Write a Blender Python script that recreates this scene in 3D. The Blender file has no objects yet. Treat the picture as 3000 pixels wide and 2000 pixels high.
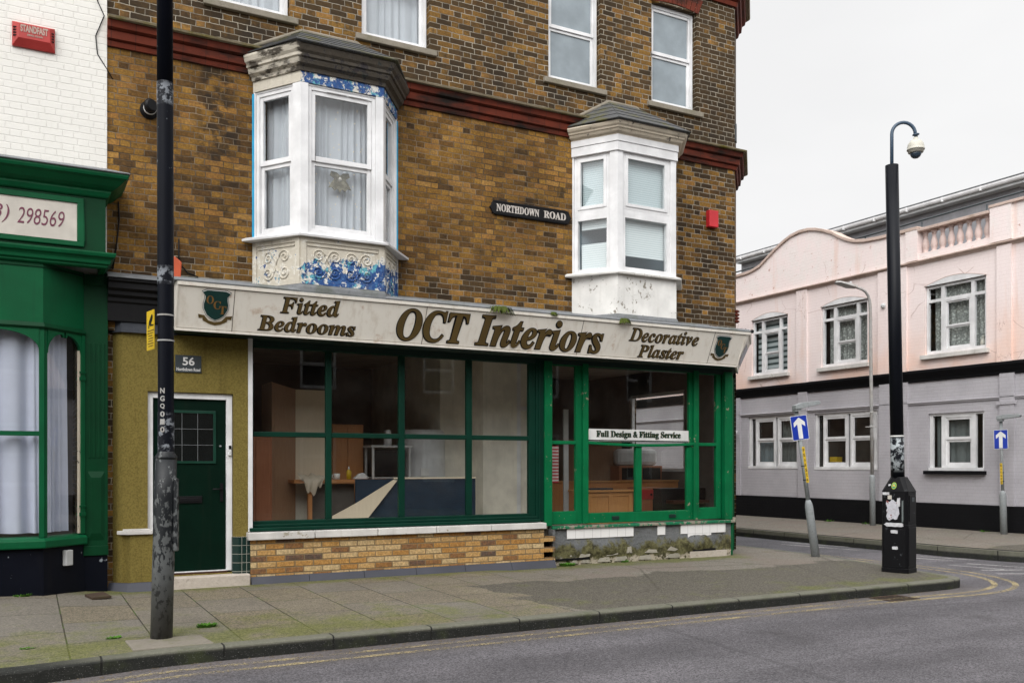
import bpy, bmesh, math, random
from mathutils import Vector, Matrix
random.seed(7)
R=math.radians
sc=bpy.context.scene
COL=sc.collection
# ------------------------------------------------------------------ helpers
class Fr:
    """local frame on a wall: u along it, d into it, v up"""
    def __init__(s,o,U=(1,0,0),V=(0,0,1)):
        s.o=Vector(o); s.U=Vector(U).normalized(); s.V=Vector(V).normalized(); s.N=s.V.cross(s.U)   # inward
    def pt(s,u,d,v): return s.o+s.U*u+s.N*d+s.V*v
W=Fr((0,0,0))                       # the main facade: u = x, d = y, v = z
class MB:
    def __init__(s,fr=W): s.v=[];s.f=[];s.fr=fr;s.sm=set()
    def add(s,vs,fs,smooth=False):
        b=len(s.v); s.v+= [Vector(p) for p in vs]
        for f in fs:
            if smooth: s.sm.add(len(s.f))
            s.f.append([i+b for i in f])
        return s
    def box(s,u0,u1,d0,d1,v0,v1,fr=None):
        fr=fr or s.fr
        P=[fr.pt(u,d,v) for v in (v0,v1) for d in (d0,d1) for u in (u0,u1)]
        return s.add(P,[(0,1,3,2),(4,6,7,5),(0,4,5,1),(2,3,7,6),(0,2,6,4),(1,5,7,3)])
    def quad(s,u0,u1,v0,v1,d,fr=None):
        fr=fr or s.fr
        return s.add([fr.pt(u0,d,v0),fr.pt(u1,d,v0),fr.pt(u1,d,v1),fr.pt(u0,d,v1)],[(0,1,2,3)])
    def poly(s,pts): return s.add(pts,[tuple(range(len(pts)))])
    def prism(s,pts,d0,d1,fr=None):
        """pts (u,v) outline pushed from d0 to d1"""
        fr=fr or s.fr; n=len(pts)
        P=[fr.pt(u,d0,v) for u,v in pts]+[fr.pt(u,d1,v) for u,v in pts]
        return s.add(P,[tuple(range(n)),tuple(range(2*n-1,n-1,-1))]+[(i,(i+1)%n,n+(i+1)%n,n+i) for i in range(n)])
    def slab(s,pts,z0,z1):
        n=len(pts)
        return s.add([(x,y,z0) for x,y in pts]+[(x,y,z1) for x,y in pts],[tuple(range(n-1,-1,-1)),tuple(range(n,2*n))]+[(i,(i+1)%n,n+(i+1)%n,n+i) for i in range(n)])
    def sweep(s,path,prof,cap=True,closed=True,smooth=False):
        """path in plan, prof = (offset to the right of travel, z)"""
        path=[Vector((p[0],p[1])) for p in path]; n=len(path); rings=[]
        for i in range(n):
            if i==0: dd=(path[1]-path[0]).normalized(); nn=Vector((dd.y,-dd.x)); m=nn
            elif i==n-1: dd=(path[-1]-path[-2]).normalized(); m=Vector((dd.y,-dd.x))
            else:
                a=(path[i]-path[i-1]).normalized(); b=(path[i+1]-path[i]).normalized()
                na=Vector((a.y,-a.x)); nb=Vector((b.y,-b.x)); m=(na+nb)
                m=m/max(.2,(m.dot(na)))
            rings.append([(path[i].x+m.x*o,path[i].y+m.y*o,z) for o,z in prof])
        k=len(prof); vs=[p for r in rings for p in r]; fs=[]
        for i in range(n-1):
            for j in range(k if closed else k-1):
                j2=(j+1)%k
                fs.append((i*k+j,(i+1)*k+j,(i+1)*k+j2,i*k+j2))
        if cap and closed: fs+= [tuple(range(k)),tuple(range((n-1)*k+k-1,(n-1)*k-1,-1))]
        return s.add(vs,fs,smooth)
    def tube(s,pts,r,n=12,cap=True,smooth=True):
        pts=[Vector(p) for p in pts]; rr=r if isinstance(r,(list,tuple)) else [r]*len(pts)
        vs=[];fs=[];prev=None
        for i,p in enumerate(pts):
            t=(pts[min(i+1,len(pts)-1)]-pts[max(i-1,0)]).normalized()
            if prev is None:
                a=Vector((1,0,0)) if abs(t.x)<.8 else Vector((0,1,0))
                a=(a-t*a.dot(t)).normalized()
            else: a=(prev-t*prev.dot(t)).normalized()
            prev=a; b=t.cross(a)
            vs+=[p+(a*math.cos(2*math.pi*k/n)+b*math.sin(2*math.pi*k/n))*rr[i] for k in range(n)]
        for i in range(len(pts)-1):
            fs+=[(i*n+k,i*n+(k+1)%n,(i+1)*n+(k+1)%n,(i+1)*n+k) for k in range(n)]
        s.add(vs,fs,smooth)
        if cap: 
            s.add(vs[:n],[tuple(range(n-1,-1,-1))]); s.add(vs[-n:],[tuple(range(n))])
        return s
    def lathe(s,o,prof,n=20,axis=(0,0,1)):
        """prof = (r, h) along the axis from o"""
        ax=Vector(axis).normalized(); o=Vector(o)
        a=Vector((1,0,0)) if abs(ax.x)<.8 else Vector((0,1,0)); a=(a-ax*a.dot(ax)).normalized(); b=ax.cross(a)
        vs=[];fs=[]
        for r,h in prof: vs+=[o+ax*h+(a*math.cos(2*math.pi*k/n)+b*math.sin(2*math.pi*k/n))*max(r,1e-4) for k in range(n)]
        for i in range(len(prof)-1): fs+=[(i*n+k,i*n+(k+1)%n,(i+1)*n+(k+1)%n,(i+1)*n+k) for k in range(n)]
        s.add(vs,fs,True)
        s.add(vs[:n],[tuple(range(n-1,-1,-1))]); s.add(vs[-n:],[tuple(range(n))])
        return s
    def wall(s,u0,u1,v0,v1,holes,d=0,reveal=.12,fr=None):
        fr=fr or s.fr
        us=sorted({u0,u1,*[h[0] for h in holes],*[h[1] for h in holes]}); us=[u for u in us if u0<=u<=u1]
        vs=sorted({v0,v1,*[h[2] for h in holes],*[h[3] for h in holes]}); vs=[v for v in vs if v0<=v<=v1]
        for a,b in zip(us,us[1:]):
            for c,e in zip(vs,vs[1:]):
                mu,mv=(a+b)/2,(c+e)/2
                if any(h[0]<mu<h[1] and h[2]<mv<h[3] for h in holes): continue
                s.quad(a,b,c,e,d,fr)
        for h in holes:
            a,b,c,e=h[:4]; r=h[4] if len(h)>4 else reveal
            p=lambda u,v,dd: fr.pt(u,dd,v)
            s.add([p(a,c,d),p(a,e,d),p(a,e,d+r),p(a,c,d+r)],[(0,1,2,3)])
            s.add([p(b,c,d),p(b,e,d),p(b,e,d+r),p(b,c,d+r)],[(3,2,1,0)])
            s.add([p(a,c,d),p(b,c,d),p(b,c,d+r),p(a,c,d+r)],[(3,2,1,0)])
            s.add([p(a,e,d),p(b,e,d),p(b,e,d+r),p(a,e,d+r)],[(0,1,2,3)])
        return s
    def drape(s,u0,u1,v0,v1,d,amp=.02,waves=12,nv=6,fr=None,flare=0,rows=None):
        fr=fr or s.fr; n=waves*8; b=len(s.v); ph=random.random()*6
        vs=[];fs=[]
        ws=[.6+random.random()*.9 for _ in range(n+1)]
        for j in range(nv+1):
            t=j/nv
            for i in range(n+1):
                x=i/n; v=v0+(v1-v0)*t
                a=amp*(.6+.4*(1-t))
                dd=d+a*math.sin(2*math.pi*waves*(x+.035*math.sin(9*x+ph)+.02*math.sin(23*x+2*ph))+ph+.5*math.sin(5*x+2.2*t+ph)+.25*t*math.sin(17*x))*(.75+.5*abs(math.sin(7.3*x+ph)))+a*.5*math.sin(2*math.pi*waves*.37*x+1.3*t+ph)
                vs.append(fr.pt(u0+(u1-u0)*x,dd,v))
        for j in range(nv):
            for i in range(n): fs.append((j*(n+1)+i,j*(n+1)+i+1,(j+1)*(n+1)+i+1,(j+1)*(n+1)+i))
        return s.add(vs,fs,True)
def thing(name,label,cat,loc=(0,0,0),group=None):
    o=bpy.data.objects.new(name,None); COL.objects.link(o); o.location=loc; o.empty_display_size=.1
    o['label']=label; o['category']=cat
    if group: o['group']=group
    return o
def rootloc(p):
    l=Vector((0,0,0))
    while p is not None: l+=Vector(p.location); p=p.parent
    return l
def obj(name,mb,mat,parent=None,label=None,cat=None,group=None,kind=None,bev=0,deform=None,origin=None):
    me=bpy.data.meshes.new(name)
    base=rootloc(parent) if parent else Vector(origin or (0,0,0))
    vs=mb.v if deform is None else [Vector((p.x,p.y,p.z+deform(p.x,p.y))) for p in mb.v]
    me.from_pydata([tuple(p-base) for p in vs],[],mb.f)
    if mb.sm: 
        fl=[i in mb.sm for i in range(len(mb.f))]; me.polygons.foreach_set('use_smooth',fl)
    bm=bmesh.new(); bm.from_mesh(me); bmesh.ops.remove_doubles(bm,verts=bm.verts,dist=1e-5); bmesh.ops.recalc_face_normals(bm,faces=bm.faces); bm.to_mesh(me); bm.free()
    me.materials.append(mat); me.update()
    o=bpy.data.objects.new(name,me); COL.objects.link(o)
    if parent is not None: o.parent=parent
    elif origin: o.location=origin
    if bev:
        m=o.modifiers.new('Bevel','BEVEL'); m.width=bev; m.segments=2; m.limit_method='ANGLE'; m.angle_limit=R(40)
    if label: o['label']=label
    if cat: o['category']=cat
    if group: o['group']=group
    if kind: o['kind']=kind
    return o
BI=lambda s:''.join(chr(0x1D468+ord(c)-65) if 'A'<=c<='Z' else chr(0x1D482+ord(c)-97) if 'a'<=c<='z' else c for c in s)
BD=lambda s:''.join(chr(0x1D400+ord(c)-65) if 'A'<=c<='Z' else chr(0x1D41A+ord(c)-97) if 'a'<=c<='z' else chr(0x1D7CE+ord(c)-48) if '0'<=c<='9' else c for c in s)
def textmesh(mb,txt,fr,u0,u1,v0,v1,d,ext=.004,bold=0,shear=0,rot=0,shift=(0,0),space=1):
    c=bpy.data.curves.new('lettering','FONT'); c.body=txt; c.size=1; c.offset=bold; c.shear=shear; c.extrude=.01; c.resolution_u=4; c.space_character=space
    o=bpy.data.objects.new('lettering',c)
    me=bpy.data.meshes.new_from_object(o)
    xs=[v.co.x for v in me.vertices]; ys=[v.co.y for v in me.vertices]
    x0,x1,y0,y1=min(xs),max(xs),min(ys),max(ys)
    vs=[]
    for v in me.vertices:
        a=(v.co.x-x0)/(x1-x0); b=(v.co.y-y0)/(y1-y0)
        u=u0+(u1-u0)*a+shift[0]; w=v0+(v1-v0)*b+shift[1]
        vs.append(fr.pt(u,d-(v.co.z+.01)/.02*ext,w))
    mb.add(vs,[tuple(p.vertices) for p in me.polygons])
    bpy.data.meshes.remove(me); bpy.data.objects.remove(o); bpy.data.curves.remove(c)
    return mb
# ------------------------------------------------------------------ materials
class NT:
    def __init__(s,name):
        s.m=bpy.data.materials.new(name); s.m.use_nodes=True; s.t=s.m.node_tree; s.n=s.t.nodes
        s.bsdf=s.n['Principled BSDF']; s.out=s.n['Material Output']; s._co=None
    def node(s,ty,**k):
        n=s.n.new(ty)
        for a,b in k.items(): setattr(n,a,b)
        return n
    def put(s,inp,x):
        if x is None: return
        if isinstance(x,bpy.types.NodeSocket): s.t.links.new(x,inp)
        elif isinstance(x,(tuple,list)):
            inp.default_value=tuple(x)+((1,) if len(x)==3 and len(inp.default_value)==4 else ())
        else: inp.default_value=x
    def co(s):
        if s._co is None: s._co=s.node('ShaderNodeTexCoord').outputs['Object']
        return s._co
    def math(s,op,a,b=None,c=None,clamp=False):
        n=s.node('ShaderNodeMath',operation=op,use_clamp=clamp)
        for i,x in enumerate((a,b,c)): 
            if x is not None: s.put(n.inputs[i],x)
        return n.outputs[0]
    def vmath(s,op,a,b=None):
        n=s.node('ShaderNodeVectorMath',operation=op); s.put(n.inputs[0],a)
        if b is not None: s.put(n.inputs[1],b)
        return n.outputs[0]
    def scalev(s,v,xyz): return s.vmath('MULTIPLY',v,xyz)
    def xyz(s,v=None):
        n=s.node('ShaderNodeSeparateXYZ'); s.put(n.inputs[0],v or s.co()); return n.outputs
    def comb(s,x,y,z=0.0):
        n=s.node('ShaderNodeCombineXYZ'); s.put(n.inputs[0],x); s.put(n.inputs[1],y); s.put(n.inputs[2],z); return n.outputs[0]
    def noise(s,scale,detail=4,rough=.55,v=None,dist=0):
        n=s.node('ShaderNodeTexNoise'); s.put(n.inputs['Vector'],v or s.co()); n.inputs['Scale'].default_value=scale; n.inputs['Detail'].default_value=detail; n.inputs['Roughness'].default_value=rough; n.inputs['Distortion'].default_value=dist
        return n.outputs['Fac']
    def voro(s,scale,v=None,feature='F1',out='Distance',rand=1):
        n=s.node('ShaderNodeTexVoronoi',feature=feature); s.put(n.inputs['Vector'],v or s.co()); n.inputs['Scale'].default_value=scale; n.inputs['Randomness'].default_value=rand
        return n.outputs[out]
    def white(s,v):
        n=s.node('ShaderNodeTexWhiteNoise',noise_dimensions='3D'); s.put(n.inputs['Vector'],v); return n.outputs['Value']
    def ramp(s,f,stops,interp='LINEAR'):
        n=s.node('ShaderNodeValToRGB'); r=n.color_ramp; r.interpolation=interp
        while len(r.elements)<len(stops): r.elements.new(1)
        for e,(p,c) in zip(r.elements,stops):
            e.position=p; e.color=tuple(c)+(1,) if isinstance(c,(tuple,list)) else (c,c,c,1)
        s.put(n.inputs[0],f); return n.outputs[0]
    def step(s,f,a,b): 
        n=s.node('ShaderNodeMapRange',interpolation_type='SMOOTHSTEP'); s.put(n.inputs[0],f); n.inputs[1].default_value=a; n.inputs[2].default_value=b
        return n.outputs[0]
    def mix(s,f,a,b,mode='MIX'):
        n=s.node('ShaderNodeMix',data_type='RGBA',blend_type=mode); s.put(n.inputs[0],f); s.put(n.inputs[6],a); s.put(n.inputs[7],b); return n.outputs[2]
    def bump(s,h,strength=.5,dist=.01,normal=None):
        n=s.node('ShaderNodeBump'); n.inputs['Strength'].default_value=strength; n.inputs['Distance'].default_value=dist; s.put(n.inputs['Height'],h)
        if normal is not None: s.put(n.inputs['Normal'],normal)
        return n.outputs[0]
    def done(s,col=None,rough=None,normal=None,spec=None,metal=None):
        s.put(s.bsdf.inputs['Base Color'],col); s.put(s.bsdf.inputs['Roughness'],rough); s.put(s.bsdf.inputs['Normal'],normal)
        s.put(s.bsdf.inputs['Specular IOR Level'],spec); s.put(s.bsdf.inputs['Metallic'],metal)
        return s.m
def mul(c,k): return tuple(x*k for x in c)
def paint(name,col,rough=.5,dirt=.35,dirtcol=(.04,.035,.025),wear=0,wearcol=(.3,.27,.22),scale=3,spec=.4,streak=True,wscale=14,bump=.15):
    t=NT(name); v=t.co()
    n1=t.noise(scale,5); c=t.mix(t.step(n1,.3,.75),mul(col,.84),mul(col,1.1))
    sv=t.scalev(v,(9,9,.8)) if streak else v
    d=t.step(t.noise(1.6,6,.6,sv),.52,.85); c=t.mix(t.math('MULTIPLY',d,dirt),c,dirtcol)
    h=t.noise(60,3)
    if wear:
        w=t.math('ADD',t.noise(wscale,6,.65),t.math('MULTIPLY',t.noise(2.2,2),.5))
        w=t.step(w,.98-wear*.35,1.0-wear*.35); c=t.mix(w,c,t.mix(t.noise(40,3),mul(wearcol,.6),wearcol))
        h=t.math('SUBTRACT',t.math('MULTIPLY',h,.3),w)
    return t.done(c,t.math('ADD',t.math('MULTIPLY',t.noise(8,3),.2),rough-.1),t.bump(h,bump,.006),spec)
def brick(name,stops,mortar,h=.075,period=.3375,a=.667,jw=.006,relief=.6,special=None,rough=.85,distort=.006,running=False,paintcol=None):
    t=NT(name); v=t.co()
    # slightly wavy courses
    nz=t.node('ShaderNodeTexNoise'); t.put(nz.inputs['Vector'],v); nz.inputs['Scale'].default_value=7; nz.inputs['Detail'].default_value=3
    off=t.vmath('MULTIPLY',t.vmath('SUBTRACT',nz.outputs['Color'],(.5,.5,.5)),(distort*2,)*3)
    X,Yy,Z=t.xyz(t.vmath('ADD',v,off))
    u=t.math('ADD',t.math('ADD',X,Yy),50.0); z=t.math('ADD',Z,10.0)
    zr=t.math('DIVIDE',z,h); row=t.math('FLOOR',zr); fv=t.math('SUBTRACT',zr,row)
    odd=t.math('MODULO',row,2.0)
    jit=t.math('MULTIPLY',t.white(t.comb(row,3.3,7.7)),.12)
    uu=t.math('ADD',t.math('ADD',t.math('DIVIDE',u,period),t.math('MULTIPLY',odd,.5)),jit)
    col=t.math('FLOOR',uu); fu=t.math('SUBTRACT',uu,col)
    if running:
        du=t.math('MINIMUM',fu,t.math('SUBTRACT',1.0,fu)); idx=col
    else:
        hd=t.math('GREATER_THAN',fu,a); idx=t.math('ADD',t.math('MULTIPLY',col,2.0),hd)
        du=t.math('MINIMUM',t.math('MINIMUM',fu,t.math('ABSOLUTE',t.math('SUBTRACT',fu,a))),t.math('SUBTRACT',1.0,fu))
    du=t.math('MULTIPLY',du,period); dv=t.math('MULTIPLY',t.math('MINIMUM',fv,t.math('SUBTRACT',1.0,fv)),h)
    d=t.math('MINIMUM',du,dv)
    d=t.math('ADD',d,t.math('MULTIPLY',t.math('SUBTRACT',t.noise(45,3),.5),.006))
    mask=t.step(d,jw*.55,jw*1.15)                # 1 on the brick
    idv=t.comb(idx,row,1.5); r1=t.white(idv); r2=t.white(t.comb(idx,row,9.5))
    fine=t.noise(38,5,.65); pores=t.noise(160,2)
    if paintcol is None:
        base=t.ramp(r1,stops)
        f2=t.math('ADD',t.math('ADD',t.math('MULTIPLY',r1,.6),.20),t.math('MULTIPLY',t.math('SUBTRACT',t.noise(24,5,.62),.5),1.1)) if not running else t.math('ADD',r1,t.math('MULTIPLY',t.math('SUBTRACT',t.noise(22,4,.6),.5),.8))
        base=t.mix(.52,base,t.ramp(f2,stops))
        base=t.mix(t.step(fine,.35,.75),t.mix(.5,base,(.02,.014,.008)),base)
        base=t.mix(t.math('MULTIPLY',t.step(pores,.6,.75),.45),base,(.03,.02,.012))
        if special: base,mortar=special(t,v,base,mortar,r2)
        c=t.mix(mask,mortar,base)
    else: c=paintcol(t,v,mask,r1)
    hh=t.math('ADD',mask,t.math('ADD',t.math('MULTIPLY',fine,.45),t.math('MULTIPLY',r2,.25)))
    return t.done(c,rough,t.bump(hh,relief,.008),.25)
OCH=[(0,(.10,.055,.022)),(.15,(.17,.085,.024)),(.35,(.25,.13,.028)),(.55,(.34,.18,.036)),(.72,(.43,.24,.052)),(.86,(.36,.165,.055)),(1,(.50,.31,.10))]
def main_special(t,v,base,mortar,r2):
    base=t.mix(1.0,base,(.96,.94,.86),'MULTIPLY')
    X,Yy,Z=t.xyz(v)                              # building origin is (4.7,0,0)
    big=t.noise(.55,4,.6); mid=t.noise(1.7,4,.6)
    up=t.step(Z,6.45,6.62)
    low=t.math('SUBTRACT',1.0,t.step(t.math('ADD',Z,t.math('MULTIPLY',big,.8)),4.2,4.75))
    right=t.step(t.math('ADD',X,t.math('MULTIPLY',t.math('SUBTRACT',mid,.5),1.2)),2.7,3.9)
    soot=t.math('ADD',t.math('MULTIPLY',up,.44),t.math('ADD',t.math('MULTIPLY',low,.34),t.math('ADD',t.math('MULTIPLY',right,.40),t.math('ADD',t.math('MULTIPLY',t.step(big,.42,.66),.24),.03))),clamp=True)
    st=t.step(t.noise(1,5,.6,t.scalev(v,(2.6,2.6,.5))),.56,.72); soot=t.math('ADD',soot,t.math('MULTIPLY',st,.35),clamp=True)
    hit=t.step(t.math('ADD',t.math('SUBTRACT',soot,r2),t.math('MULTIPLY',t.math('SUBTRACT',t.noise(14,4,.65),.5),.5)),-.15,.19)
    dark=t.mix(t.noise(30,3),(.010,.0075,.005),(.044,.028,.014))
    base=t.mix(t.math('MULTIPLY',hit,.86),base,dark)
    drift=t.step(t.noise(.9,6,.62),.36,.66); base=t.mix(1.0,base,t.mix(drift,(.58,.56,.54),(1.12,1.10,1.05)),'MULTIPLY')
    sx=t.math('SUBTRACT',1.0,t.step(t.math('ABSOLUTE',t.math('ADD',X,3.48+0.0)),.10,.34)); sz=t.math('MULTIPLY',t.step(Z,5.0,5.35),t.math('SUBTRACT',1.0,t.step(Z,6.3,6.5)))
    stn=t.math('MULTIPLY',t.math('MULTIPLY',sx,sz),t.step(t.noise(6,5,.6),.40,.56)); base=t.mix(t.math('MULTIPLY',stn,.85),base,(.013,.010,.008))
    under=t.math('MULTIPLY',t.step(Z,6.60,6.64),t.math('SUBTRACT',1.0,t.step(Z,6.85,7.05))); base=t.mix(t.math('MULTIPLY',under,t.math('MULTIPLY',t.step(t.noise(2.5,4),.4,.6),.7)),base,(.014,.011,.009))
    base=t.mix(t.math('MULTIPLY',up,.12),base,(.06,.042,.02))
    # brighter repointing high up and to the right, brown mortar in the middle
    m=t.math('MAXIMUM',up,t.math('MULTIPLY',right,.9))
    m=t.math('MAXIMUM',m,t.math('MULTIPLY',low,.55))
    mo=t.mix(m,t.mix(t.step(t.noise(1.3,5,.6),.36,.60),(.055,.038,.022),(.26,.195,.125)),(.38,.34,.27))
    mo=t.mix(t.step(t.noise(5,4),.35,.7),t.mix(.6,mo,(.05,.04,.03)),mo)
    return base,mo
M={}
M['brick']=brick('stock brick',OCH,None,special=main_special,relief=.8,distort=.011,jw=.0055)
M['brick_new']=brick('yellow brick',[(0,(.13,.09,.07)),(.12,(.24,.12,.06)),(.3,(.48,.23,.06)),(.55,(.60,.33,.10)),(.8,(.66,.44,.20)),(1,(.70,.52,.28))],(.20,.145,.08),running=True,period=.235,h=.0745,jw=.008,relief=.8,distort=.005)
def whitecol(t,v,mask,r1):
    c=t.mix(t.noise(2,4),(.66,.645,.60),(.76,.745,.70)); c=t.mix(mask,(.675,.66,.615),c)
    return t.mix(t.math('MULTIPLY',t.step(t.noise(3,6,.6,t.scalev(v,(4,4,.8))),.6,.85),.3),c,(.40,.36,.28))
M['brick_white']=brick('white painted brick',None,None,paintcol=whitecol,relief=.55,rough=.6)
def pinkcol(t,v,mask,r1):
    Z=t.xyz(v)[2]
    c=t.mix(t.noise(1.3,4),(.80,.68,.66),(.86,.77,.75))
    lowg=t.math('SUBTRACT',1.0,t.step(Z,3.5,5.2))
    c=t.mix(t.math('MULTIPLY',lowg,t.step(t.noise(.9,4),.3,.7)),c,(.84,.60,.50))
    gr=t.math('MULTIPLY',t.step(Z,5.9,6.15),t.step(t.noise(2.6,7,.7),.42,.62)); c=t.mix(t.math('MULTIPLY',gr,.55),c,t.mix(t.noise(18,4),(.66,.60,.56),(.88,.84,.82)))
    c=t.mix(t.math('MULTIPLY',t.step(t.noise(6,6,.7),.62,.67),t.step(Z,5.8,6.3)),c,(.52,.33,.28))
    c=t.mix(t.math('MULTIPLY',t.step(t.noise(1,5,.6,t.scalev(v,(3,3,.35))),.56,.75),.5),c,(.74,.50,.40))
    ck=t.step(t.voro(.8,t.vmath('ADD',v,t.scalev(t.node('ShaderNodeTexNoise').outputs['Color'],(.4,.4,.4))),'DISTANCE_TO_EDGE'),.008,.003); c=t.mix(t.math('MULTIPLY',ck,t.math('MULTIPLY',t.step(t.noise(1.1,3),.5,.6),.5)),c,(.40,.26,.22))
    return t.mix(mask,t.mix(.12,c,(.45,.33,.30)),c)
M['pink']=brick('pink painted brick',None,None,paintcol=pinkcol,relief=.35,rough=.7)
def greycol(t,v,mask,r1):
    c=t.mix(t.step(t.noise(1.1,6,.6),.3,.7),(.395,.38,.405),(.475,.46,.485)); return t.mix(mask,t.mix(.2,c,(.2,.19,.2)),c)
M['greybrick']=brick('grey painted brick',None,None,paintcol=greycol,relief=.4,rough=.65)
def blackcol(t,v,mask,r1): return t.mix(mask,(.006,.006,.007),t.mix(t.noise(3,4),(.005,.005,.006),(.011,.011,.012)))
M['blackbrick']=_bb=brick('black painted brick',None,None,paintcol=blackcol,relief=.4,rough=.6); _bb.node_tree.nodes['Principled BSDF'].inputs['Specular IOR Level'].default_value=.08
M['brick_far']=brick('red brown brick',[(0,(.05,.03,.025)),(.5,(.13,.06,.04)),(1,(.2,.1,.06))],(.2,.17,.14))
def terracotta():
    t=NT('red terracotta'); v=t.co()
    c=t.mix(t.noise(4,5),(.075,.015,.009),(.185,.036,.016)); c=t.mix(t.step(t.noise(1.2,6,.65,t.scalev(v,(1,1,3))),.42,.66),c,(.014,.010,.008))
    X=t.xyz(v)[0]; fr=t.math('FRACT',t.math('DIVIDE',t.math('ADD',X,20.0),.26)); j=t.step(t.math('ABSOLUTE',t.math('SUBTRACT',fr,.5)),.475,.495)
    c=t.mix(t.math('MULTIPLY',j,.7),c,(.03,.015,.012))
    return t.done(c,.75,t.bump(t.noise(30,4),.3,.006),.2)
M['terra']=terracotta()
def mossy(name,a,b,moss=.5,scale=6,mosscol=(.09,.10,.02),rough=.9,ms=2.2):
    t=NT(name); v=t.co()
    c=t.mix(t.noise(scale,6,.65),a,b); c=t.mix(t.math('MULTIPLY',t.step(t.noise(30,3),.55,.75),.4),c,mul(a,.5))
    c=t.mix(t.math('MULTIPLY',t.step(t.noise(ms,6,.65),.48,.68),moss),c,t.mix(t.noise(25,3),mul(mosscol,.5),mosscol))
    return t.done(c,rough,t.bump(t.noise(24,5,.65),.5,.01),.2)
M['stone']=mossy('weathered stone sill',(.16,.14,.11),(.30,.27,.22),.3)
M['tiletop']=mossy('mossy tile capping',(.16,.13,.09),(.34,.29,.20),.95,8,(.20,.17,.02),ms=1.6)
M['slate']=mossy('roof slate',(.055,.058,.062),(.12,.12,.12),.7,9,(.14,.13,.02),ms=3)
M['lead']=mossy('lead flashing',(.10,.105,.11),(.24,.25,.26),.45,7,(.06,.08,.02),.6)
M['lead_dark']=mossy('dark lead',(.03,.035,.045),(.075,.08,.095),.1,7,(.05,.06,.03),.55)
M['white']=paint('white plastic frame',(.73,.73,.735),.35,.12,(.35,.33,.28),spec=.5)
M['whitewood']=paint('old white paint',(.74,.73,.70),.55,.28,(.25,.22,.16),wear=.30,wearcol=(.32,.29,.24))
M['cream']=paint('cream cornice paint',(.60,.53,.42),.6,.6,(.12,.095,.065),wear=.15,wearcol=(.15,.13,.11))
def peel(name,bias,soot=False):
    t=NT(name); v=t.co(); Z=t.xyz(v)[2]
    n=t.math('ADD',t.noise(9,7,.68),t.math('MULTIPLY',t.noise(2.2,3),.6))
    n=t.math('ADD',n,bias(t,v,Z))
    c=t.mix(t.noise(20,4),(.46,.42,.34),(.60,.56,.48))
    blue=t.mix(t.step(t.noise(16,5,.7),.5,.62),(.022,.070,.22),(.05,.14,.32)); blue=t.mix(t.step(t.noise(7,5,.7),.55,.60),blue,(.12,.38,.44)); blue=t.mix(t.step(t.noise(12,5,.7),.54,.58),blue,(.66,.65,.60))
    w=t.step(n,.80,.83); c=t.mix(w,c,blue)
    edge=t.math('MULTIPLY',t.step(n,.72,.79),t.math('SUBTRACT',1.0,w)); c=t.mix(t.math('MULTIPLY',edge,.8),c,(.70,.68,.62))
    c=t.mix(t.math('MULTIPLY',t.step(t.noise(5,6,.7),.64,.74),.8),c,(.12,.085,.06))
    if soot:
        k=t.math('ADD',t.math('MULTIPLY',t.step(t.xyz(v)[0],-2.72,-2.55),.24),t.noise(4,6,.68,t.scalev(v,(1,1,3)))); c=t.mix(t.math('MULTIPLY',t.step(k,.44,.60),.94),c,t.mix(t.noise(20,3),(.012,.010,.008),(.06,.045,.03)))
    else: c=t.mix(t.math('MULTIPLY',t.step(t.noise(3,6,.65,t.scalev(v,(4,4,1))),.52,.75),.35),c,(.16,.13,.09))
    return t.done(c,.6,t.bump(t.math('SUBTRACT',t.noise(40,4),t.math('MULTIPLY',w,1.4)),.6,.008),.25)
def bias_apron(t,v,Z):
    X=t.xyz(v)[0]
    f=t.math('MULTIPLY',t.step(X,-2.75,-2.45),t.math('SUBTRACT',1.0,t.step(Z,3.78,4.15)))
    return t.math('SUBTRACT',t.math('MULTIPLY',f,.285),.12)
M['peel_apron']=peel('peeling blue and cream paint',bias_apron)
def bias_frieze(t,v,Z):
    X=t.xyz(v)[0]
    return t.math('SUBTRACT',t.math('MULTIPLY',t.step(X,-2.66,-2.6),.34),.25)
M['peel_frieze']=peel('flaking blue paint over cream',bias_frieze)
M['cream_dark']=peel('sooty cream and blue paint',lambda t,v,Z: t.math('SUBTRACT',t.math('MULTIPLY',t.step(t.xyz(v)[0],-2.66,-2.6),.16),.25),soot=True)
def fascia():
    t=NT('stained cream sign board'); v=t.co(); X,Yy,Z=t.xyz(v)
    c=t.mix(t.noise(1.2,4),(.78,.735,.655),(.87,.835,.765))
    s=t.step(t.noise(1.5,6,.62,t.scalev(v,(7,7,.55))),.47,.75)
    fade=t.step(Z,3.05,3.6)
    c=t.mix(t.math('MULTIPLY',s,.42),c,(.52,.44,.34))
    c=t.mix(t.math('MULTIPLY',t.math('MULTIPLY',t.step(t.noise(1.1,6,.6,t.scalev(v,(12,12,.7))),.58,.74),fade),.5),c,(.22,.21,.12))
    c=t.mix(t.math('MULTIPLY',t.step(t.noise(5,6,.65),.58,.75),t.math('MULTIPLY',t.math('SUBTRACT',1.0,t.step(Z,3.08,3.22)),.6)),c,(.42,.24,.12))
    return t.done(c,.45,t.bump(t.noise(12,4),.06,.004),.4)
M['fascia']=fascia()
M['gold']=paint('dull gold lettering',(.105,.068,.020),.4,.3,streak=False)
M['goldtext']=paint('faded gold monogram',(.20,.10,.025),.5,.2,streak=False)
M['black']=paint('black',(.005,.005,.006),.5,.1,spec=.2)
M['shield']=paint('bottle green shield',(.004,.034,.030),.4,.1)
M['dkgreen']=paint('dark green gloss paint',(.002,.030,.018),.45,.35,(.006,.012,.009),spec=.15)
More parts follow.
